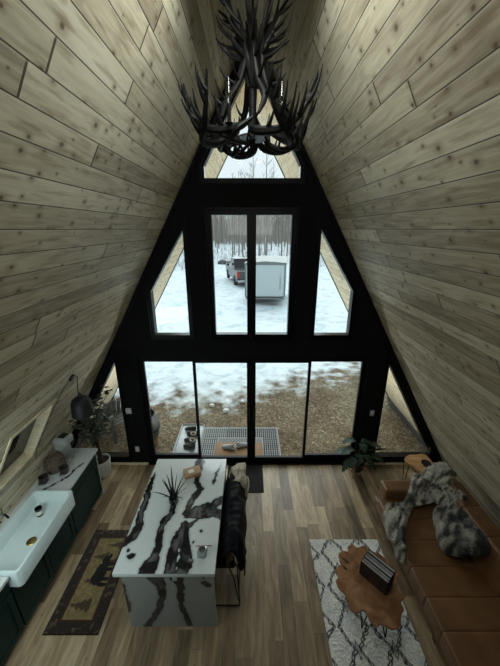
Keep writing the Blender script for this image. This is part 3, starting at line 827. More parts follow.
# lower ring of six big antlers, each sweeping round and out
for k in range(8):
    a0 = R(45 * k + 10) + rnd.uniform(-.08, .08); sgn = 1 if k % 2 == 0 else -1
    zb = 4.90 + rnd.uniform(-.03, .03)
    ctrl = [pol(.12, a0 - sgn * .5, zb + .05), pol(.30, a0 - sgn * .2, zb - .04), pol(.43, a0 + sgn * .18, zb - .06), pol(.48, a0 + sgn * .5, zb + .02), pol(.52, a0 + sgn * .66, zb + .14), pol(.55, a0 + sgn * .74, zb + .27)]
    T = []
    for t, L, up_, da in ((.30, .09, .16, .25), (.48, .11, .19, .1), (.62, .12, .16, -.15), (.76, .09, .17, .25), (.86, .06, .12, -.3)):
        aa = a0 + sgn * (.1 + t * .4) + da
        T.append((t, (L * math.cos(aa) * rnd.uniform(.7, 1.2), L * math.sin(aa) * rnd.uniform(.7, 1.2), up_ * rnd.uniform(.7, 1.2)), .016))
    antler(ctrl, T, .032).build('antler', M['antler'], ch)
# hanging hoops underneath
for k in range(6):
    a0 = R(60 * k + 30); sgn = 1 if k % 2 else -1
    ctrl = [pol(.33, a0, 4.93), pol(.38, a0 + sgn * .35, 4.84), pol(.27, a0 + sgn * .75, 4.79), pol(.15, a0 + sgn * .9, 4.83), pol(.13, a0 + sgn * 1.5, 4.92)]
    T = [(.35, (.02, .03, .12), .009), (.6, (.02, -.02, .12), .008), (.8, (-.02, .02, .1), .007)]
    antler(ctrl, T, .018).build('antler', M['antler'], ch)
# middle tier, leaning outwards up the stem
for k in range(7):
    a0 = R(51.4 * k + 20); sgn = 1 if k % 2 else -1
    ctrl = [pol(.34, a0, 4.95), pol(.24, a0 + sgn * .25, 5.08), pol(.13, a0 + sgn * .2, 5.22), pol(.08, a0, 5.38), pol(.14, a0 - .2 * sgn, 5.50), pol(.22, a0 - .3 * sgn, 5.56)]
    T = []
    for t, L, z_ in ((.2, .10, .10), (.4, .13, .10), (.58, .18, .09), (.72, .18, .08), (.86, .12, .10)):
        aa = a0 + rnd.uniform(-.5, .5); T.append((t, (L * math.cos(aa), L * math.sin(aa), z_ * rnd.uniform(.6, 1.3)), .012))
    antler(ctrl, T, .024).build('antler', M['antler'], ch)
# crown, pointing up and out towards the ridge
for k in range(7):
    a0 = R(51.4 * k + 5); 
    ctrl = [pol(.04, a0 + 1, 5.20), pol(.07, a0 + .4, 5.36), pol(.10, a0, 5.50), pol(.17, a0 - .1, 5.62), pol(.25 + .03 * (k % 2), a0 - .1, 5.72)]
    T = []
    for t, L, z_ in ((.3, .14, .10), (.5, .16, .08), (.66, .05, .20), (.8, .10, .05)):
        aa = a0 + rnd.uniform(-.6, .6); T.append((t, (L * math.cos(aa), L * math.sin(aa), z_), .011))
    antler(ctrl, T, .023).build('antler', M['antler'], ch)
MB().tube([(cx0, cy, 4.86), (cx0, cy, 5.6)], .03, 12).build('stem', M['antler'], ch)
MB().tube([(cx0, cy, 5.6), (cx0, cy, APEX - .1)], .008, 8).build('chain', M['black_metal'], ch)
MB().lathe([(0, 4.865), (.13, 4.87), (.135, 4.876), (.13, 4.882), (.02, 4.89), (0, 4.89)], (cx0, cy, 0), 32).build('ring_plate', M['tray'], ch)
MB().lathe([(0, 4.76), (.012, 4.765), (.02, 4.78), (.014, 4.80), (.028, 4.83), (.02, 4.865), (0, 4.865)], (cx0, cy, 0), 16).build('finial', M['antler'], ch)
for k in range(6):
    a0 = R(60 * k + 5) ; c = pol(.37 if k % 2 else .41, a0, 4.87)
    b = MB().lathe([(0, .0), (.022, .0), (.03, .012), (.014, .02), (.014, .12), (0, .12)], c, 12).build('candle_socket', M['antler'], ch)
    MB().lathe([(0, .12), (.012, .12), (.026, .155), (.026, .18), (.014, .23), (.002, .27), (0, .27)], c, 12).build('bulb', M['bulb_glass'], b)

# ================================================================= RUGS
def rug(name, x0, x1, y0, y1, res, colf, mat, label, z=.008, amp=.0, cat='rug'):
    nx, ny = int((x1 - x0) / res), int((y1 - y0) / res)
    X, Y = np.meshgrid(np.linspace(x0, x1, nx), np.linspace(y0, y1, ny))
    Z = z + amp * fnoise(X * 60, Y * 60, 4, 3)
    edge = (np.minimum(np.minimum(X - x0, x1 - X), np.minimum(Y - y0, y1 - Y)) < res * .5)
    Z = np.where(edge, .0005 + min(z - .006, 10) * 0 + (z - .008 if z > .02 or z < 0 else 0), Z)
    return tag(grid(name, np.stack([X, Y, Z], -1), colf(X, Y), mat), label, cat)
def bear_col(X, Y):
    x0, x1, y0, y1 = -2.275, -1.66, -2.555, -1.33
    e = np.minimum(np.minimum(X - x0, x1 - X), np.minimum(Y - y0, y1 - Y))
    n = fnoise(X * 60, Y * 60, 3, 3)
    col = np.empty(X.shape + (3,)); 
    n3 = np.clip((fnoise(X * 30, Y * 30, 44, 3) - .42) * 5, 0, 1) * .06
    gold = np.stack([.12 + .10 * n + n3, .09 + .075 * n + n3 * .8, .035 + .03 * n + n3 * .35], -1)
    dark = np.stack([.016 + .01 * n, .011 + .006 * n, .007 + .004 * n], -1)
    sc_ = np.clip((fnoise(X * 26, Y * 26, 8, 2) - .46) * 14, 0, 1)[..., None]
    border = lerp(dark, np.array([.085, .06, .03]), sc_ * .9)
    red = np.array([.045, .014, .008]) * np.ones(X.shape + (3,))
    col = np.where((e > .135)[..., None], gold, np.where((e > .115)[..., None], red, border))
    col = np.where(((e > .10) & (e < .115))[..., None], dark, col); col = np.where((e < .012)[..., None], dark * .5, col)
    # brown fir trees lying sideways, their tips towards the counter
    inn = e > .14
    def put(mask, c_):
        nonlocal col
        col = np.where((mask & inn)[..., None], np.array(c_), col)
    for (tx, ty, s) in ((-1.86, -1.56, 1.), (-2.03, -1.72, .8), (-2.02, -2.28, 1.), (-1.99, -2.02, .9), (-1.84, -1.78, .7)):
        h = (tx + .14 * s - X) / (.27 * s)      # 0 at base, 1 at tip
        wv = .085 * s * (1 - h) * (.6 + .4 * np.abs(np.sin(h * 14)))
        put((h > 0) & (h < 1) & (np.abs(Y - ty) < wv + .05 * (n - .5)), (.055, .034, .013))
    # bear: long body lying along the rug
    by, bx = -1.93, -1.93
    def ell(cx_, cy_, rx, ry): return ((X - cx_) / rx) ** 2 + ((Y - cy_) / ry) ** 2 + (n - .45) * .35 < 1
    m = ell(bx, by, .075, .14) | ell(bx - .012, by - .05, .075, .08) | ell(bx + .01, by + .16, .05, .06) | ell(bx + .045, by + .215, .025, .03) | ell(bx - .03, by + .17, .015, .015)
    for dy_ in (-.13, -.065, .05, .115): m |= ell(bx + .085, by + dy_, .065, .024)
    put(m, (.004, .003, .003))
    return col
rug('runner_rug', -2.275, -1.66, -2.555, -1.33, .006, bear_col, M['rug'], 'brown and gold runner rug with a black bear by the sink', amp=.003)
def zig_col(X, Y):
    p = X - .843; q = -(Y + 1.484)
    n = fnoise(X * 70, Y * 70, 3, 3); n2 = fnoise(X * 9, Y * 9, 6, 3)
    base = np.stack([.68 + .4 * (n - .5) + .24 * (n2 - .5), .67 + .4 * (n - .5) + .24 * (n2 - .5), .60 + .32 * (n - .5) + .10 * (n2 - .5)], -1)
    ink = np.array([.022, .024, .030])
    wob = (fnoise(X * 14, Y * 14, 12, 2) - .4) * .08
    per = .40; tri = np.abs(((q / per) % 1) * 2 - 1) * 2 - 1
    M_ = np.zeros(X.shape)
    sp = .19
    for k in range(0, 7):
        c_ = .01 + sp * k; s_ = 1 if k % 2 else -1
        line = c_ + s_ * .066 * tri
        d = p - line + wob
        chain = .011 + .004 * np.sin(q * 2 * PI / .05)
        for sd in (-1, 1):
            M_ = np.maximum(M_, np.clip(1.6 - np.abs(d - sd * chain) / .0075, 0, 1))
        # small diamonds inside each wide cell
        for j in range(0, 7):
            if k % 2 == 0: continue
            cq = (j + (.5 if False else 0.)) * per + .0; cc_ = c_ + sp / 2
            dd = np.abs(p - cc_ + wob) / .034 + np.abs(q - cq) / .075
            M_ = np.maximum(M_, np.clip(1.3 - np.abs(dd - 1) / .22, 0, 1)); M_ = np.maximum(M_, np.clip(1.3 - np.abs(dd - .35) / .2, 0, 1) * .8)
    M_ = np.clip(M_ * (.65 + n), 0, 1)[..., None]
    return base * (1 - M_) + ink * M_
rug('area_rug', .843, 1.815, -3.9, -1.484, .006, zig_col, M['shag'], 'shaggy white area rug with dark diamond chains under coffee table', z=.012, amp=.014)
mb = MB()
mb.box(-.41, .235, -.67, -.035, .0, .008, .003)
for k in range(22): mb.box(-.39, .215, -.655 + k * .0285, -.655 + k * .0285 + .014, .008, .013, .002)
tag(mb.build('entry_mat', M['dark_mat']), 'black ribbed entry mat inside the sliding doors', 'mat')

# ================================================================= COFFEE TABLE
outl = [(125, 90), (150, 75), (178, 95), (215, 84), (240, 105), (300, 130), (340, 160), (380, 200), (412, 240), (402, 290), (415, 345), (445, 368), (424, 398), (440, 440), (424, 470), (417, 532), (380, 552), (340, 534), (310, 524), (288, 535), (255, 508), (237, 470), (213, 444), (175, 460), (140, 440), (128, 400), (108, 352), (75, 320), (60, 280), (72, 256), (55, 222), (75, 195), (97, 188), (80, 165), (76, 130), (96, 115), (128, 115)]
TZ = .43
tp = [at(325 + x / 5.55, 530 + y / 5.55, TZ) for x, y in outl]
cxm = sum(p.x for p in tp) / len(tp); cym = sum(p.y for p in tp) / len(tp)
ct = thing('coffee_table', 'live edge burl wood coffee table with wavy outline on the white rug', 'coffee table', (cxm, cym, 0))
def slab(P, z0, z1, under=.94, n=4):
    pts = curve_pts([Vector((p.x, p.y, 0)) for p in P] + [Vector((P[0].x, P[0].y, 0))], n)[:-1]
    m = len(pts); c_ = Vector((cxm, cym, 0)) if P is tp else sum(pts, Vector()) / m
    lay = []
    for z, s in ((z0, under), (z0 + (z1 - z0) * .5, .985), (z1 - .008, 1.), (z1, .985)):
        lay.append([Vector((c_.x + (p.x - c_.x) * s, c_.y + (p.y - c_.y) * s, z)) for p in pts])
    mb = MB(); V = [p for l in lay for p in l]; Fs = []
    for i in range(3):
        for k in range(m): Fs.append((i * m + k, i * m + (k + 1) % m, (i + 1) * m + (k + 1) % m, (i + 1) * m + k))
    mb.faces(V, Fs)
    bm = mb.bm; bm.verts.ensure_lookup_table()
    for l0, rev in ((0, True), (3, False)):
        loop = [Vector((v.x, v.y, 0)) for v in lay[l0]]
        for t in tessellate_polygon([loop]):
            vs = [bm.verts[l0 * m + i] for i in t]
            try: bm.faces.new(vs)
            except ValueError: pass
    return mb
slab(tp, TZ - .055, TZ).build('table_top', M['burl'], ct)
for pts in ([(88, 152), (105, 160), (122, 176), (138, 186)], [(98, 196), (108, 208), (122, 220)]):
    P3 = [at(325 + x / 5.55, 530 + y / 5.55, TZ) for x, y in pts]
    MB().tube([p + Vector((0, 0, -.002)) for p in P3], [.004, .012, .013, .003], 8).build('crevice', M['dark_cover'], ct)
for (dx, dy) in ((-.16, .16), (.12, .2), (-.06, -.16), (.12, -.24)):
    b = Vector((cxm + dx, cym + dy, 0)); s = Vector((dx, dy, 0)).normalized(); w = Vector((-s.y, s.x, 0)) * .06
    mb = MB().tube([b - w + Vector((0, 0, TZ - .05)), b + s * .05 + Vector((0, 0, .036)), b + s * .06 + Vector((0, 0, .036)), b + w + Vector((0, 0, TZ - .05))], .007, 8)
    mb.build('leg', M['black_metal'], ct)
# books standing in a row on the table
bc = at(381, 583, TZ)
ang = R(-48)
rnd = random.Random(5)
n_b = 5; thick = [.036, .034, .042, .034, .036]; off = -.075
labels = ['black book with dark red panel, frontmost of the upright books', 'black book second from the front on the coffee table', 'thick black book in the middle of the upright row', 'black book second from the back on the coffee table', 'black book at the back of the upright row']
bo = at(359, 573, TZ)
for k in range(n_b):
    o = thing('book', labels[k], 'book', bo + Vector((0, 0, .002)), ang, 'dark books standing on the coffee table')
    y0 = sum(thick[:k]) + .002 * k; y1 = y0 + thick[k] - .002; h = .20 - .008 * (k % 2); L = .31
    MB().box(.0, L, y0, y0 + .003, 0, h, mtx=None).box(.0, L, y1 - .003, y1, 0, h).box(-.003, .002, y0, y1, 0, h).build('cover', M['dark_cover'], o, False, world=False)
    MB().box(.003, L - .006, y0 + .003, y1 - .003, .003, h - .004).build('pages', M['silver_pages'], o, False, world=False)
    if k == 0:
        MB().box(.12, .22, y0 - .001, y0, .02, .10).build('cover_panel', M['red_cover'], o, False, world=False)

# ================================================================= SOFA
sofa = thing('leather_sofa', 'long caramel leather sofa along the right cedar slope', 'sofa', (2.5, -2.4, 0))
AY0, AY1 = -1.2, -.98
MB().box(1.93, 3.04, -4.2, -.98, .12, .30, .02, 3).build('base', M['leather'], sofa)
def cushion(y0, y1, n, z1, x0=1.885, x1=2.72):
    mb = MB(); w = (y1 - y0) / n
    for k in range(n):
        t = bmesh.new(); bmesh.ops.create_cube(t, size=1)
        a, b = y0 + k * w - .004, y0 + (k + 1) * w + .004
        for v in t.verts: v.co = Vector((lerp(x0, x1, v.co.x + .5), lerp(a, b, v.co.y + .5), lerp(.285, z1, v.co.z + .5)))
        bmesh.ops.bevel(t, geom=list(t.edges), offset=.028, segments=4, profile=.6, affect='EDGES')
        mb._add(t)
    mb.box(x0 + .02, x1 - .02, y0 + .02, y1 - .02, .29, z1 - .006)
    return mb.build('seat_cushion', M['leather'], sofa)
cushion(-2.45, -1.2, 4, .45)
cushion(-3.34, -2.46, 3, .468)
cushion(-4.2, -3.35, 3, .465)
def backc(y0, y1, n):
    mb = MB(); w = (y1 - y0) / n
    for k in range(n):
        a, b = y0 + k * w - .003, y0 + (k + 1) * w + .003
        t = bmesh.new(); bmesh.ops.create_cube(t, size=1)
        for v in t.verts:
            z = lerp(.43, .80, v.co.z + .5); x = lerp(2.66, 2.90, v.co.x + .5) + (z - .43) * .30
            v.co = Vector((x, lerp(a, b, v.co.y + .5), z))
        bmesh.ops.bevel(t, geom=list(t.edges), offset=.035, segments=4, profile=.6, affect='EDGES'); mb._add(t)
    return mb.build('back_cushion', M['leather'], sofa)
backc(-2.45, -1.21, 3); backc(-3.34, -2.46, 2); backc(-4.2, -3.35, 2)
mb = MB()
t = bmesh.new(); bmesh.ops.create_cube(t, size=1)
for v in t.verts: v.co = Vector((lerp(1.98, 3.06, v.co.x + .5), lerp(AY0, AY1, v.co.y + .5), lerp(.14, .60, v.co.z + .5)))
bmesh.ops.bevel(t, geom=list(t.edges), offset=.04, segments=4, profile=.6, affect='EDGES'); mb._add(t)
mb.build('armrest', M['leather'], sofa)
for x in (2.0, 2.95):
    for y in (-4.1, -2.6, -1.08): MB().box(x - .025, x + .025, y - .025, y + .025, 0, .13, .004).build('leg', M['black_metal'], sofa)

# ---- fur helpers
FUR_T = [np.array([.50, .47, .38]), np.array([.18, .17, .14]), np.array([.03, .032, .029]), np.array([.80, .77, .66])]
def fur_mesh(name, surf, nu, nv, tufts, pal, seed, tl=.035, label='', cat='', nscale=7, drop=Vector((0, 0, 0))):
    """surf(u,v)->Vector; adds short curved tufts so the surface reads as fur"""
    V = []; Fs = []; K = []
    def colr(u, v, j=0):
        p = surf(u, v); a = noise.noise(Vector(((p.x + p.y) * nscale * 1.0, (p.x - p.y) * nscale * 2.4, seed + p.z * 3))) * 1.3 + .6 * noise.noise(Vector((p.x * nscale * 3.4, p.y * nscale * 3.4, seed + 4))) + j
        t = min(max(a * 1.1 + .5, 0), .999) * (len(pal) - 1); k = int(t); return lerp(pal[k], pal[k + 1], t - k)
    for i in range(nv + 1):
        for j in range(nu + 1):
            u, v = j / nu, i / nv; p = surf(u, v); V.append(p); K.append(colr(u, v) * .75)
    for i in range(nv):
        for j in range(nu):
            a = i * (nu + 1) + j; Fs.append((a, a + 1, a + nu + 2, a + nu + 1))
    rnd = random.Random(seed); e = .01
    for _ in range(tufts):
        u, v = rnd.uniform(.01, .99), rnd.uniform(.01, .99); p = surf(u, v)
        du = surf(min(u + e, 1), v) - surf(max(u - e, 0), v); dv = surf(u, min(v + e, 1)) - surf(u, max(v - e, 0)); nn = du.cross(dv)
        if nn.length < 1e-9: continue
        nn.normalize()
        du = du.normalized() if du.length > 1e-6 else Vector((1, 0, 0)); dv = dv.normalized() if dv.length > 1e-6 else Vector((0, 1, 0))
        fl = (du * rnd.uniform(-.7, .7) + dv * rnd.uniform(-.2, .9) + nn * .9).normalized() * tl * rnd.uniform(.5, 1.2)
        w = .006
        b = len(V); V += [p + du * w, p - du * w * .5 + dv * w, p - du * w * .5 - dv * w, p + fl]
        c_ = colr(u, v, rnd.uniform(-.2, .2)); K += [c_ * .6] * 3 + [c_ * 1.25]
        Fs += [(b, b + 1, b + 3), (b + 1, b + 2, b + 3), (b + 2, b, b + 3)]
    me = bpy.data.meshes.new(name); me.from_pydata([tuple(v) for v in V], [], Fs); me.update()
    a = me.color_attributes.new('Col', 'FLOAT_COLOR', 'POINT')
    a.data.foreach_set('color', np.concatenate([np.array(K), np.ones((len(K), 1))], 1).astype(np.float32).ravel())
    for p in me.polygons: p.use_smooth = True
    me.materials.append(M['fur'])
    o = bpy.data.objects.new(name, me); C.objects.link(o)
    return tag(o, label, cat)
def sofa_h(x, y):
    h = .455
    if y > AY0 - .05: h = lerp(h, .605, min(1, (y - (AY0 - .05)) / .07))
    if x > 2.60: h = max(h, .455 + min(.36, (x - 2.60) * 1.9))
    if x < 1.90: h = .44 - (1.90 - x) * 5.5
    return max(h, .10)
# band: from back corner over arm corner, seat, to the front edge
def throw_surf(u, v):
    ctrl = [(2.95, -.99), (2.68, -1.04), (2.42, -1.14), (2.22, -1.38), (2.04, -1.58), (1.93, -1.68), (1.865, -1.74)]
    t = v * (len(ctrl) - 1); k = min(int(t), len(ctrl) - 2); f = t - k
    c_ = Vector((lerp(ctrl[k][0], ctrl[k + 1][0], f), lerp(ctrl[k][1], ctrl[k + 1][1], f)))
    dirs = [(.05, 1), (.1, 1), (.5, .85), (.55, .8), (.45, .85), (.1, 1), (0, 1)]
    d = Vector((lerp(dirs[k][0], dirs[k + 1][0], f), lerp(dirs[k][1], dirs[k + 1][1], f))).normalized()
    wid = [.22, .27, .30, .29, .30, .31, .31]; w = lerp(wid[k], wid[k + 1], f)
    s = (u - .5) * 2
    w *= 1 + .18 * noise.noise(Vector((v * 5, s * 1.5, 2)))
    x, y = c_.x - d.x * s * w * .0 + d.x * s * w, c_.y + d.y * s * w
    h = sum(sofa_h(x + dx, y + dy) for dx in (-.02, .02) for dy in (-.04, .04)) / 4
    fold = .065 * (noise.noise(Vector((s * 2.6, v * 3.2, 7))) + .5) + .03 * math.sin(s * 7 + v * 9 + 2 * noise.noise(Vector((v * 3, s, 1))))
    z = h + .035 + max(fold, -.02)
    if y > AY1 + .0: z -= (y - AY1) * 1.5
    return Vector((x, y, z))
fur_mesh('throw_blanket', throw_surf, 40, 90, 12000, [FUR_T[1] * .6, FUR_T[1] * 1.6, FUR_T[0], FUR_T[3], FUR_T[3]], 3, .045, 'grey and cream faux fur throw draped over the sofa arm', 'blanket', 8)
def pillow_surf_factory(c, rx, ry, rz, rot):
    def f(u, v):
        th = u * 2 * PI; ph = (v - .5) * PI
        def sp(c_, p): return math.copysign(abs(c_) ** p, c_)
        x = rx * sp(math.cos(ph), .55) * sp(math.cos(th), .5); y = ry * sp(math.cos(ph), .55) * sp(math.sin(th), .5); z = rz * sp(math.sin(ph), .9)
        p = Vector((x, y, z)) * (1 + .06 * noise.noise(Vector((x * 8, y * 8, z * 8))))
        return rot @ p + c
    return f
rot = (Matrix.Rotation(R(-22), 3, 'Z') @ Matrix.Rotation(R(-26), 3, 'Y'))
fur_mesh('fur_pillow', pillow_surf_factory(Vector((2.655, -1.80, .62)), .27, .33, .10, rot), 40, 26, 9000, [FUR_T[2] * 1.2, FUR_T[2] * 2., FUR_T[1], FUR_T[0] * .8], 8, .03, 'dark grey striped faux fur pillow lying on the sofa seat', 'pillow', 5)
rot2 = (Matrix.Rotation(R(10), 3, 'Z') @ Matrix.Rotation(R(-38), 3, 'Y'))
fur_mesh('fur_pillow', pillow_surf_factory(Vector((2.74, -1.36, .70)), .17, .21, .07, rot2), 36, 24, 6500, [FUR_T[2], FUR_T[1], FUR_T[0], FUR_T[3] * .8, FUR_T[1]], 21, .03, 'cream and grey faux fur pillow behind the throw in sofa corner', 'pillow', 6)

# ================================================================= SIDE TABLE, BOWL, GLASSES
SZ = .50
sp_ = [at(390 + x / 8.33, 430 + y / 8.33, SZ) for x, y in [(118, 240), (135, 218), (165, 205), (215, 203), (262, 197), (300, 205), (320, 225), (345, 255), (385, 305), (418, 345), (415, 360), (375, 372), (340, 385), (290, 372), (245, 345), (190, 300), (150, 275), (130, 262)]]
cs = sum(sp_, Vector()) / len(sp_)
stb = thing('side_table', 'small live edge honey wood side table at the gable wall', 'side table', (cs.x, cs.y, 0))
slab(sp_, SZ - .04, SZ, .96, 3).build('table_top', M['honey'], stb)
for dx, dy in ((-.22, .05), (.0, -.12), (.12, .10)):
    b = Vector((cs.x + dx, cs.y + dy, 0))
    MB().tube([b + Vector((-.05, 0, SZ - .04)), b + Vector((-.008, -.02, .01)), b + Vector((.008, -.02, .01)), b + Vector((.05, 0, SZ - .04))], .006, 8).build('leg', M['black_metal'], stb)
c = at(390 + 300 / 8.33, 430 + 285 / 8.33, SZ)
tag(MB().lathe([(0, 0), (.05, 0), (.07, .008), (.078, .022), (.075, .03), (.06, .026), (0, .024)], c + Vector((0, 0, .001)), 28).build('black_bowl', M['black_gloss']), 'round black dish on the live edge side table', 'dish')
for k, (px, py, lb) in enumerate([(422.5, 453.5, 'clear stemless glass on the side table, left one'), (427.5, 452.5, 'clear stemless glass on the side table, right one')]):
    c = at(px, py, SZ)
    o = tag(MB().lathe([(0, .002), (.025, .002), (.033, .03), (.032, .09), (.030, .12), (.028, .12), (.030, .09), (.030, .03), (.02, .008), (0, .008)], c, 20).build('drinking_glass', M['jar_glass']), lb, 'glass', 'clear glasses on the side table')
    if k: o.location.z = 0

# ================================================================= PLANTS
def leaf_shape(mb, base, direc, L, W, up=Vector((0, 0, 1)), lobes=0, droop=.25):
    d = direc.normalized(); side = d.cross(up)
    side = side.normalized() if side.length > 1e-4 else Vector((1, 0, 0)); nn = side.cross(d).normalized()
    n = 12 if lobes else 6; V = []; Fs = []
    for i in range(n + 1):
        t = i / n; w = W * math.sin(PI * min(t * .9 + .1, 1)) ** .8 * (1 - .35 * t)
        if lobes and i % 2 and i > 2: w *= .48
        p = base + d * L * t - up * (droop * L * t * t)
        V += [p - side * w + nn * w * .15, p, p + side * w + nn * w * .15]
    for i in range(n):
        a = i * 3; Fs += [(a, a + 1, a + 4, a + 3), (a + 1, a + 2, a + 5, a + 4)]
    mb.faces(V, Fs)
def monstera():
    c = Vector((1.92, -.26, 0))
    o = thing('potted_monstera', 'leafy monstera in black pot on a wooden stand at the doors', 'plant', c)
    MB().lathe([(0, .12), (.09, .12), (.115, .16), (.12, .33), (.108, .33), (.10, .30), (0, .30)], c).build('pot', M['black_gloss'], o)
    MB().lathe([(0, .302), (.10, .302), (.0, .31)], c).build('soil', M['soil'], o)
    st = []
    for k in range(4):
        a = R(45 + 90 * k); p = c + Vector((.125 * math.cos(a), .125 * math.sin(a), 0))
        MB().tube([p, p + Vector((0, 0, .25))], .011, 8).build('stand_leg', M['honey'], o)
    MB().box(c.x - .12, c.x + .12, c.y - .012, c.y + .012, .10, .12).box(c.x - .012, c.x + .012, c.y - .12, c.y + .12, .10, .12).build('stand_cross', M['honey'], o)
    rnd = random.Random(4); lv = MB(); sm = MB()
    for (ax, el, ln, L) in [(200, 55, .34, .24), (170, 30, .30, .24), (230, 25, .28, .22), (290, 45, .26, .20), (330, 30, .30, .24), (10, 55, .36, .26), (60, 75, .36, .2), (265, 78, .42, .22), (140, 70, .40, .24), (215, 5, .26, .24), (350, 10, .27, .22), (120, 20, .2, .2), (250, 50, .2, .2), (310, 12, .2, .2)]:
        a, e = R(ax), R(el); d = Vector((math.cos(a) * math.cos(e), math.sin(a) * math.cos(e), math.sin(e)))
        b = c + Vector((0, 0, .34)); t = b + d * ln * .8 + Vector((0, 0, .06))
        if t.y > -.09: t.y = -.09
        sm.tube([b, (b + t) / 2 + Vector((0, 0, .04)), t], [.005, .004, .003], 6)
        dd = Vector((d.x, min(d.y, -.05), .05 - .2 * (el < 20)))
        leaf_shape(lv, t, dd, L * .98, L * .46, lobes=1, droop=.45)
    sm.build('stems', M['stem'], o); lv.build('leaves', M['leaf'], o)
    # long dark frond sticking out right
    f = MB(); leaf_shape(f, c + Vector((.12, -.03, .55)), Vector((1, -.05, .18)), .42, .03, droop=.05); f.build('frond', M['leaf'], o)
monstera()
def tall_plant():
    c = Vector((-2.66, -.24, 0))
    o = thing('potted_eucalyptus', 'tall round leaved plant in a white pot in left corner', 'plant', c)
    MB().lathe([(0, 0), (.12, 0), (.135, .02), (.155, .30), (.15, .32), (.14, .32), (.135, .27), (0, .27)], c, 32).build('pot', M['white_ceramic'], o)
    MB().lathe([(0, .275), (.135, .272)], c).build('soil', M['soil'], o)
    rnd = random.Random(12); sm = MB(); lv = MB()
    ends = [(.38, -.08, 1.72), (.30, -.06, 1.80), (.20, -.25, 1.62), (-.05, -.3, 1.5), (.42, -.12, 1.36), (.34, -.32, 1.3), (-.12, -.45, 1.38), (.40, -.2, 1.08), (.08, -.5, 1.2), (-.1, -.2, 1.35), (.22, -.12, 1.45), (-.05, -.3, 1.1), (-.15, -.5, 1.12), (.30, -.05, 1.2), (.15, -.3, 1.0)]
    for ex, ey, ez in ends:
        b = c + Vector((rnd.uniform(-.03, .03), rnd.uniform(-.03, .03), .27)); t = c + Vector((ex, ey, ez))
        mid = (b * .5 + t * .5) + Vector((-.4 * ex, -.4 * ey, .12)); pts = curve_pts([b, mid, t], 8); k = len(pts)
        sm.tube(pts, [.007 * (1 - .7 * i / k) + .001 for i in range(k)], 6)
        for i in range(int(k * .45), k):
            for _ in range(2):
                a = rnd.uniform(0, 2 * PI); d = Vector((math.cos(a), math.sin(a), rnd.uniform(-.3, .6)))
                p = pts[i] + Vector((rnd.uniform(-.02, .02), rnd.uniform(-.02, .02), rnd.uniform(-.03, .03)))
                if p.y + d.y * .1 > -.03: d.y = -abs(d.y)
                if p.x + d.x * .1 < XC - half(p.z) + .06: d.x = abs(d.x)
                leaf_shape(lv, p + d * .015, d, rnd.uniform(.06, .095), rnd.uniform(.03, .045), droop=.2)
    sm.build('stems', M['stem'], o); lv.build('leaves', M['leaf_pale'], o)
tall_plant()

# switches and outlets on the black gable wall
def plate(x, z, w, h, label, kind):
    o = thing(kind, label, 'switch' if 'switch' in kind else 'outlet', (x, -.001, z))
    MB().box(x - w / 2, x + w / 2, -.008, -.001, z - h / 2, z + h / 2, .002).build('cover_plate', M['plate'], o)
    for k in range(2 if w > .1 else 1):
        xx = x + ((k - .5) * .05 if w > .1 else 0)
        MB().box(xx - .014, xx + .014, -.012, -.008, z - .03, z + .03, .002).build('rocker', M['paper'], o)
plate(-2.155, 1.16, .12, .115, 'double light switch on black wall left of the doors', 'light_switch')
plate(-2.09, .34, .075, .115, 'white outlet low on black wall left of the doors', 'wall_outlet')
plate(2.163, 1.116, .075, .115, 'single light switch on black wall right of the doors', 'light_switch')

# ================================================================= OUTSIDE, NEAR
def mat_col(X, Y):
    x0, x1, y0, y1 = -1.07, .64, .30, 1.38
    e = np.minimum(np.minimum(X - x0, x1 - X), np.minimum(Y - y0, y1 - Y))
    lt = np.array([.36, .38, .37]); dk = np.array([.02, .022, .026])
    s = ((np.sin(X * 2 * PI / .045) > .1) & (np.sin(Y * 2 * PI / .06) > -.7))
    ck = ((np.floor(X / .035) + np.floor(Y / .035)) % 2 > 0)
    m = np.where(e < .02, True, np.where(e < .36, s, np.where(e < .38, True, ck)))
    return np.where(m[..., None], lt, dk)
def flat_rug(name, x0, x1, y0, y1, res, colf, label, z):
    X, Y = np.meshgrid(np.linspace(x0, x1, int((x1 - x0) / res)), np.linspace(y0, y1, int((y1 - y0) / res)))
    return tag(grid(name, np.stack([X, Y, np.full(X.shape, z)], -1), colf(X, Y), M['rug']), label, 'mat')
flat_rug('outdoor_mat', -1.07, .64, .30, 1.38, .009, mat_col, 'black and white patterned outdoor mat outside the doors', -.205)
tag(MB().box(-.74, .27, .34, .84, -.204, -.185, .004).build('coir_mat', M['coir']), 'brown coir doormat on the black and white mat', 'mat')
def shoe(L=.27, mat=None, tall=0):
    mb = MB(); V = []; Fs = []; n = 10; m = 12
    for i in range(n + 1):
        t = i / n; w = .048 * (1 - (2 * t - 1) ** 4 * .75) * (.8 + .3 * t); h = .09 * (1 - t) ** .6 + .045
        for k in range(m):
            a = 2 * PI * k / m; V.append((w * math.cos(a), (t - .35) * L, max(0, h / 2 + h / 2 * math.sin(a))))
    for i in range(n):
        for k in range(m): Fs.append((i * m + k, i * m + (k + 1) % m, (i + 1) * m + (k + 1) % m, (i + 1) * m + k))
    Fs += [tuple(range(m)), tuple(n * m + k for k in range(m))]
    mb.faces(V, Fs); return mb
def boot(name, label, x, y, z, rz, mat, tall, lining, group):
    o = thing(name, label, 'boot' if tall else 'shoe', (x, y, z), rz, group)
    shoe().build('foot', mat, o, world=False)
    h = .22 if tall else .075
    MB().lathe([(.045, .03), (.052, h - .02), (.056, h), (.044, h), (.04, .05)], (0, -.05, 0), 16).build('shaft', mat, o, world=False)
    if lining: MB().lathe([(.058, h - .012), (.066, h + .004), (.056, h + .022), (.042, h + .012), (.038, h - .03)], (0, -.05, 0), 16).build('fleece_lining', M['cream_fleece'], o, world=False)
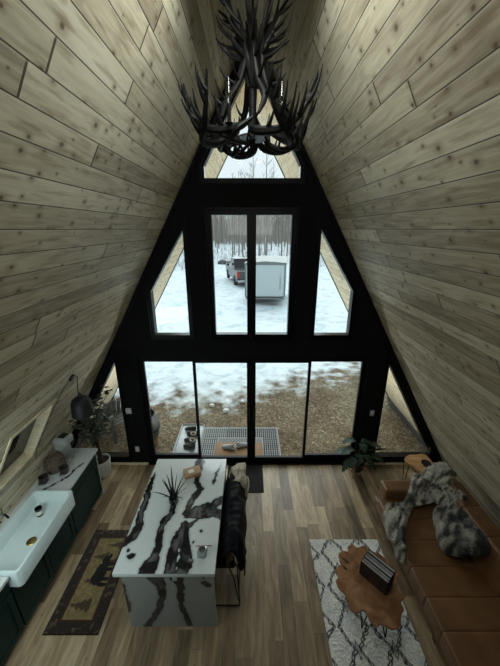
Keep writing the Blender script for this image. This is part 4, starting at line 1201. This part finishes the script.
boot('winter_boot', 'dark boot with cream lining on the tray, nearest the doors', -1.25, .66, -.19, R(75), M['charcoal'], 1, 1, 'winter boots on the grey tray')
boot('winter_boot', 'dark boot with cream lining on the tray, farther one', -1.27, .86, -.19, R(80), M['charcoal'], 1, 1, 'winter boots on the grey tray')
boot('dark_shoe', 'plain black shoe on the tray behind the boots', -1.25, 1.07, -.19, R(80), M['rubber'], 0, 0, 'black shoes on the grey tray')
boot('dark_shoe', 'plain black shoe at the far side of the tray', -1.33, 1.24, -.19, R(80), M['rubber'], 0, 0, 'black shoes on the grey tray')
boot('grey_slipper', 'grey shoe pointing left on the coir doormat', -.42, .62, -.184, R(75), M['grey_suede'], 0, 0, 'grey shoes on the coir doormat')
boot('grey_slipper', 'grey shoe pointing right on the coir doormat', -.20, .68, -.184, R(-75), M['grey_suede'], 0, 0, 'grey shoes on the coir doormat')
o = thing('boot_tray', 'shallow grey tray holding boots outside the left door', 'tray', (-1.33, .9, -.21))
MB().box(-1.60, -1.09, .40, 1.46, -.212, -.196, .004).build('tray_floor', M['tray'], o)
mb = MB(); mb.tube([(-1.60, .42, -.185), (-1.60, 1.44, -.185), (-1.57, 1.47, -.185), (-1.11, 1.47, -.185), (-1.08, 1.44, -.185), (-1.08, .42, -.185), (-1.11, .39, -.185), (-1.57, .39, -.185)], .014, 8, closed=True); mb.build('rim', M['tray'], o)
c = Vector((-2.28, .86, -.22))
o = thing('barrel_planter', 'dark round barrel with amber base outside the left door', 'barrel', c)
MB().lathe([(0, .1), (.25, .1), (.30, .22), (.33, .40), (.31, .60), (.27, .72), (.25, .72), (.28, .6), (.30, .4), (.26, .2), (0, .2)], c, 28).build('body', M['barrel'], o)
MB().lathe([(0, 0), (.27, .0), (.28, .04), (.265, .11), (0, .11)], c, 28).build('base', M['barrel_wood'], o)
MB().lathe([(0, .60), (.29, .60)], c, 28).build('soil', M['soil'], o)
MB().lathe([(.334, .38), (.345, .40), (.334, .42)], c, 28).build('hoop', M['black_metal'], o)
# weathered grey chair outside left
o = thing('garden_chair', 'weathered grey garden chair outside the left corner window', 'chair', (-3.0, 1.3, -.22), R(50))
for k in range(5): MB().box(-.25 + k * .10, -.17 + k * .10, .22, .25, .2, .75, .004, mtx=Matrix.Rotation(R(12), 4, 'X')).build('back_slat', M['grey_wood'], o, world=False)
for k in range(4): MB().box(-.25, .25, -.28 + k * .12, -.18 + k * .12, .36, .38, .004).build('seat_slat', M['grey_wood'], o, world=False)
for x in (-.28, .28):
    MB().box(x - .03, x + .03, -.33, -.27, 0, .58, .004).build('leg', M['grey_wood'], o, world=False)
    MB().box(x - .03, x + .03, .18, .24, 0, .58, .004).build('leg', M['grey_wood'], o, world=False)
    MB().box(x - .06, x + .06, -.38, .26, .58, .605, .006).build('arm', M['grey_wood'], o, world=False)
# stones at the edge of the gravel
rnd = random.Random(21)
def stone_bm(s, seed):
    t = MB(); b = bmesh.new(); bmesh.ops.create_icosphere(b, subdivisions=2, radius=s)
    for v in b.verts:
        v.co = v.co * (1 + .35 * noise.noise(v.co / s * 1.2 + Vector((seed, 0, 0)))); v.co.z *= .6
    t._add(b); return t
for k, (x, y, s, lb) in enumerate([(-1.0, 2.3, .07, 'pale stone in the gravel beyond the boot tray'), (-.62, 2.05, .09, 'pale flat stone in the gravel behind the patterned mat'), (-.2, 2.5, .06, 'small pale stone at the snow edge')]):
    o = stone_bm(s, k).build('garden_stone', M['white_ceramic']); o.location = (x, y, -.2); tag(o, lb, 'stone', 'pale stones in the gravel')

# ================================================================= OUTSIDE, FAR
tr = thing('cargo_trailer', 'white enclosed cargo trailer parked on the snow', 'trailer', (1.05, 16.5, -.6))
ty = 14.8; tx0, tx1, tz0, tz1 = -.33, 2.28, 0.0, 2.13
tL = 4.6; kx = .13
def trl(x, y, z): return Vector((x + (y - ty) * kx, y, z))
mb = MB(); V = [trl(x, y, z) for y in (ty, ty + tL) for z in (tz0, tz1) for x in (tx0, tx1)]
mb.faces(V, [(0, 1, 3, 2), (4, 6, 7, 5), (0, 2, 6, 4), (1, 5, 7, 3), (2, 3, 7, 6), (0, 4, 5, 1)]); mb.build('body', M['snow_paint'], tr, False)
mb = MB(); V = []
for y in (ty - .03, ty + tL):
    for (x, z) in ((tx0 - .03, tz1 - .02), (tx0 - .03, tz1 + .06), ((tx0 + tx1) / 2, tz1 + .16), (tx1 + .03, tz1 + .06), (tx1 + .03, tz1 - .02)): V.append(trl(x, y, z))
mb.faces(V, [(0, 1, 2, 3, 4), (9, 8, 7, 6, 5), (0, 5, 6, 1), (1, 6, 7, 2), (2, 7, 8, 3), (3, 8, 9, 4), (4, 9, 5, 0)]); mb.build('roof', M['trailer_trim'], tr, False)
MB().box(tx0 + .10, tx1 - .10, ty - .035, ty - .001, tz0 + .06, tz1 - .08, .01).build('rear_door', M['snow_paint'], tr, False)
mb = MB().prism([[(tx0, tz0), (tx1, tz0), (tx1, tz1), (tx0, tz1)], [(tx0 + .08, tz0 + .05), (tx1 - .08, tz0 + .05), (tx1 - .08, tz1 - .07), (tx0 + .08, tz1 - .07)]], ty - .05, ty - .001, axis='y'); mb.build('rear_frame', M['trailer_trim'], tr, False)
MB().box(tx0 + .18, tx0 + .62, ty - .06, ty - .036, tz0 + .08, tz0 + .30).build('licence_plate', M['trailer_trim'], tr, False)
for x in (tx0 + .35, tx1 - .35): MB().tube([(x, ty - .06, tz0 + .5), (x, ty - .06, tz0 + 1.3)], .014, 6).build('lock_bar', M['trailer_trim'], tr)
for x in (tx0 + .2, tx1 + .1):
    b = MB().lathe([(0, -.1), (.22, -.1), (.33, -.08), (.34, 0), (.33, .08), (.22, .1), (0, .1)], (x, ty + 2.4, -.2), 20, Matrix.Rotation(PI / 2, 4, 'Y')).build('wheel', M['rubber'], tr)
MB().box(tx0 + .1, tx1 - .1, ty + .2, ty + tL, tz0 - .14, tz0).build('chassis', M['black_metal'], tr, False)
MB().box(tx0 + .05, tx1 - .05, ty - .12, ty - .02, tz0 - .12, tz0 - .04, .01).build('bumper', M['trailer_trim'], tr)

tk = thing('pickup_truck', 'dark grey pickup truck on the snow left of the trailer', 'truck', (.02, 21.6, -.64), R(12))
def tb(): return MB()
tk.scale = (1.22,) * 3
# local: y forward, tailgate at y=0, x -1..1
prof = [(0, .45), (0, 1.15), (1.7, 1.15), (1.75, 1.2), (5.6, 1.15), (5.75, .9), (5.75, .45), (5.0, .40), (.4, .40)]
tb().prism([[(p[0], p[1]) for p in prof]], -.95, .95, axis='x').build('body', M['truck'], tk, False, world=False)
tb().prism([[(1.75, 1.15), (1.95, 1.80), (3.3, 1.84), (4.2, 1.2)]], -.84, .84, axis='x').build('cab', M['truck_glass'], tk, False, world=False)
tb().box(-.80, .80, 1.98, 3.25, 1.80, 1.87, .03).build('cab_roof', M['truck'], tk, world=False)
tb().box(-.78, .78, -.03, .0, .62, 1.1, .01).build('tailgate', M['truck'], tk, world=False)
tb().box(-.92, .92, -.16, -.02, .42, .58, .03).build('bumper', M['chrome'], tk, world=False)
for x in (-.86, .86):
    tb().box(x - .09, x + .09, -.035, .05, .72, 1.12, .01).build('tail_light', M['red_lens'], tk, world=False)
for x in (-.86, .86):
    for y in (1.1, 4.7):
        tb().lathe([(0, -.12), (.24, -.12), (.37, -.1), (.39, 0), (.37, .1), (.24, .12), (0, .12)], (x * 1.03, y, .39), 20, Matrix.Rotation(PI / 2, 4, 'Y')).build('wheel', M['rubber'], tk, world=False)
tb().box(-1.16, -.95, 3.55, 3.7, 1.2, 1.38, .03).build('side_mirror', M['truck_glass'], tk, world=False)
for (x, y, s, lb) in ((-4.1, 41.5, .75, 'snowy boulder left of the pickup truck'), (-2.9, 40., .7, 'dark boulder just behind the pickup truck')):
    o = stone_bm(s, x).build('boulder', M['rock']); o.location = (x, y, gz(y) + .15); tag(o, lb, 'boulder')

# bare winter trees
def tree_mesh(seed, H):
    rnd = random.Random(seed); mb = MB()
    n = 8; pts = []; x = y = 0
    for i in range(n + 1):
        pts.append(Vector((x, y, H * i / n))); x += rnd.uniform(-.12, .12); y += rnd.uniform(-.12, .12)
    mb.tube(pts, [.15 * (1 - .85 * i / n) for i in range(n + 1)], 5, cap=False)
    for i in range(26):
        t = rnd.uniform(.3, .98); k = min(int(t * n), n - 1); b = lerp(pts[k], pts[k + 1], t * n - k)
        a = rnd.uniform(0, 2 * PI); L = (1.1 - t) * H * rnd.uniform(.16, .34); e = rnd.uniform(.5, 1.15)
        d = Vector((math.cos(a) * math.cos(e), math.sin(a) * math.cos(e), math.sin(e)))
        m_ = b + d * L * .5; t_ = b + d * L + Vector((0, 0, L * .15))
        mb.tube([b, m_, t_], [.045 * (1.15 - t), .03 * (1.15 - t), .010], 3, cap=False)
        for _ in range(3):
            q = lerp(b, t_, rnd.uniform(.3, .9)); a2 = a + rnd.uniform(-1, 1); l2 = L * rnd.uniform(.3, .5)
            mb.tube([q, q + Vector((math.cos(a2) * l2 * .6, math.sin(a2) * l2 * .6, l2 * .8))], [.016, .007], 3, cap=False)
    me_o = mb.build('bare_tree', M['bark']); return me_o
protos = [tree_mesh(s, h) for s, h in ((1, 15), (2, 17), (3, 13), (4, 16), (5, 14))]
rnd = random.Random(77)
spots = []
for k in range(150):
    y = 46 + 50 * (k / 150) ** 1.3; w = (y + 5) * .45
    spots.append((rnd.uniform(-w, w), y))
spots[0] = (-7.2, 45.0)
for k, (x, y) in enumerate(spots):
    if k < 5: o = protos[k]
    else: o = protos[k % 5].copy(); C.objects.link(o)
    o.location = (x, y, gz(y) + max(0, min(y - 40, 60)) * .012 - .1); o.rotation_euler = (0, 0, rnd.uniform(0, 6.28)); s = rnd.uniform(.8, 1.15) * (1.2 if k == 0 else 1); o.scale = (s * (1.9 if k == 0 else rnd.uniform(.7, 1.2)),) * 2 + (s,)
    tag(o, 'bare grey winter tree in the woods beyond the snow', 'tree', 'bare trees in the far woods')
protos[0]['label'] = 'thickest bare tree trunk at the near edge of the woods'
del protos[0]['group']
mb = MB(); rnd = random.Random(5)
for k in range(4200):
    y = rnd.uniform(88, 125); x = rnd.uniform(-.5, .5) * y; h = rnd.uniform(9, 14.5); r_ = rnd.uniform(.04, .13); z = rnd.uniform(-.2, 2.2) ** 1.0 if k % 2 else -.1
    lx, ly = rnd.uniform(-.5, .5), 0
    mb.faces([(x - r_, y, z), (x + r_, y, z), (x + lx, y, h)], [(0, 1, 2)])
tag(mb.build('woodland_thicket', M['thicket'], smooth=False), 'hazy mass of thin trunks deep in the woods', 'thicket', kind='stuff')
mb = MB()
for k in range(900):
    y = rnd.uniform(34, 70); x = rnd.uniform(-.5, .5) * y; z = gz(y) + max(0, min(y - 40, 60)) * .012 - .05
    if y < 40 and abs(x) < 6: continue
    for _ in range(3):
        h = rnd.uniform(.5, 1.6); mb.tube([(x, y, z), (x + rnd.uniform(-.4, .4), y + rnd.uniform(-.3, .3), z + h)], [.02, .006], 3, cap=False)
tag(mb.build('snowy_brush', simple('snowy_brush', (.34, .34, .33), .9), smooth=False), 'thin bare brush along the snowy edge of woods', 'brush', kind='stuff')

# ================================================================= LIGHT
w = bpy.data.worlds.new('overcast'); bpy.context.scene.world = w; w.use_nodes = True
nt = w.node_tree; bg = nt.nodes['Background']
tc = N(nt, 'ShaderNodeTexCoord'); sp2 = N(nt, 'ShaderNodeSeparateXYZ'); nt.links.new(tc.outputs['Generated'], sp2.inputs[0])
nt.links.new(ramp(nt, sp2.outputs['Z'], [(0., (.78, .85, .88)), (.3, (.80, .86, .90)), (1., (.62, .72, .82))]), bg.inputs[0])
bg.inputs['Strength'].default_value = 1.12
def area(name, loc, target, sx, sy, power, col=(1, 1, 1)):
    l = bpy.data.lights.new(name, 'AREA'); l.shape = 'RECTANGLE'; l.size = sx; l.size_y = sy; l.energy = power; l.color = col
    o = bpy.data.objects.new(name, l); C.objects.link(o); o.location = loc
    o.rotation_euler = (Vector(target) - Vector(loc)).to_track_quat('-Z', 'Y').to_euler(); return o
area('ridge_fill', (0, -2.66, 5.64), (0, -2.3, 0), .5, 1.0, 27, (.92, 1.0, .98))  # added fill lamp out of view, brightens upward faces
area('left_window_fill', (-2.40, -3.2, 1.95), (-1.9, -1.6, .5), 1.3, .8, 24, (.80, .97, 1.0))  # added lamp inside the slope window, stands in for its daylight
area('loft_fill', (0, -6.6, 4.4), (0, -1.5, 5.2), 1.6, .8, 14, (.95, 1., .95))  # added fill lamp behind the camera, brightens the cedar slopes
def spot(name, loc, target, power, size, col=(1, 1, 1)):
    l = bpy.data.lights.new(name, 'SPOT'); l.energy = power; l.spot_size = R(size); l.spot_blend = 1; l.color = col; l.shadow_soft_size = .02
    o = bpy.data.objects.new(name, l); C.objects.link(o); o.location = loc
    o.rotation_euler = (Vector(target) - Vector(loc)).to_track_quat('-Z', 'Y').to_euler(); return o
spot('soffit_fill', (-.9, .9, .02), (-2.2, 1.7, 2.4), 160, 120, (1, .97, .9))  # added fill spots, no fixtures here; they brighten the soffit
spot('soffit_fill', (.95, .9, .02), (2.25, 1.7, 2.4), 160, 120, (1, .97, .9))
spot('soffit_fill', (0, .5, 3.0), (0, 1.3, 5.5), 60, 100, (1, .97, .9))
s = bpy.data.lights.new('overcast_sun', 'SUN'); s.energy = 3.7; s.angle = R(70); s.color = (.95, .99, 1.0)
so = bpy.data.objects.new('overcast_sun', s); C.objects.link(so); so.rotation_euler = Vector((.05, -1, -.62)).to_track_quat('-Z', 'Y').to_euler()

# ================================================================= CAMERA
cam = bpy.data.cameras.new('camera'); co = bpy.data.objects.new('camera', cam); C.objects.link(co)
co.location = (0, -CD, CH); co.rotation_euler = (R(90) - PITCH, 0, 0)
cam.sensor_fit = 'HORIZONTAL'; cam.sensor_width = 36; cam.lens = F / 500 * 36; cam.clip_start = .05; cam.clip_end = 500
sc = bpy.context.scene; sc.camera = co
sc.view_settings.view_transform = 'Standard'; sc.view_settings.look = 'None'; sc.view_settings.exposure = 0
sc.cycles.use_denoising = True
sc.cycles.max_bounces = 8; sc.cycles.transparent_max_bounces = 16
sc.cycles.sample_clamp_indirect = 5
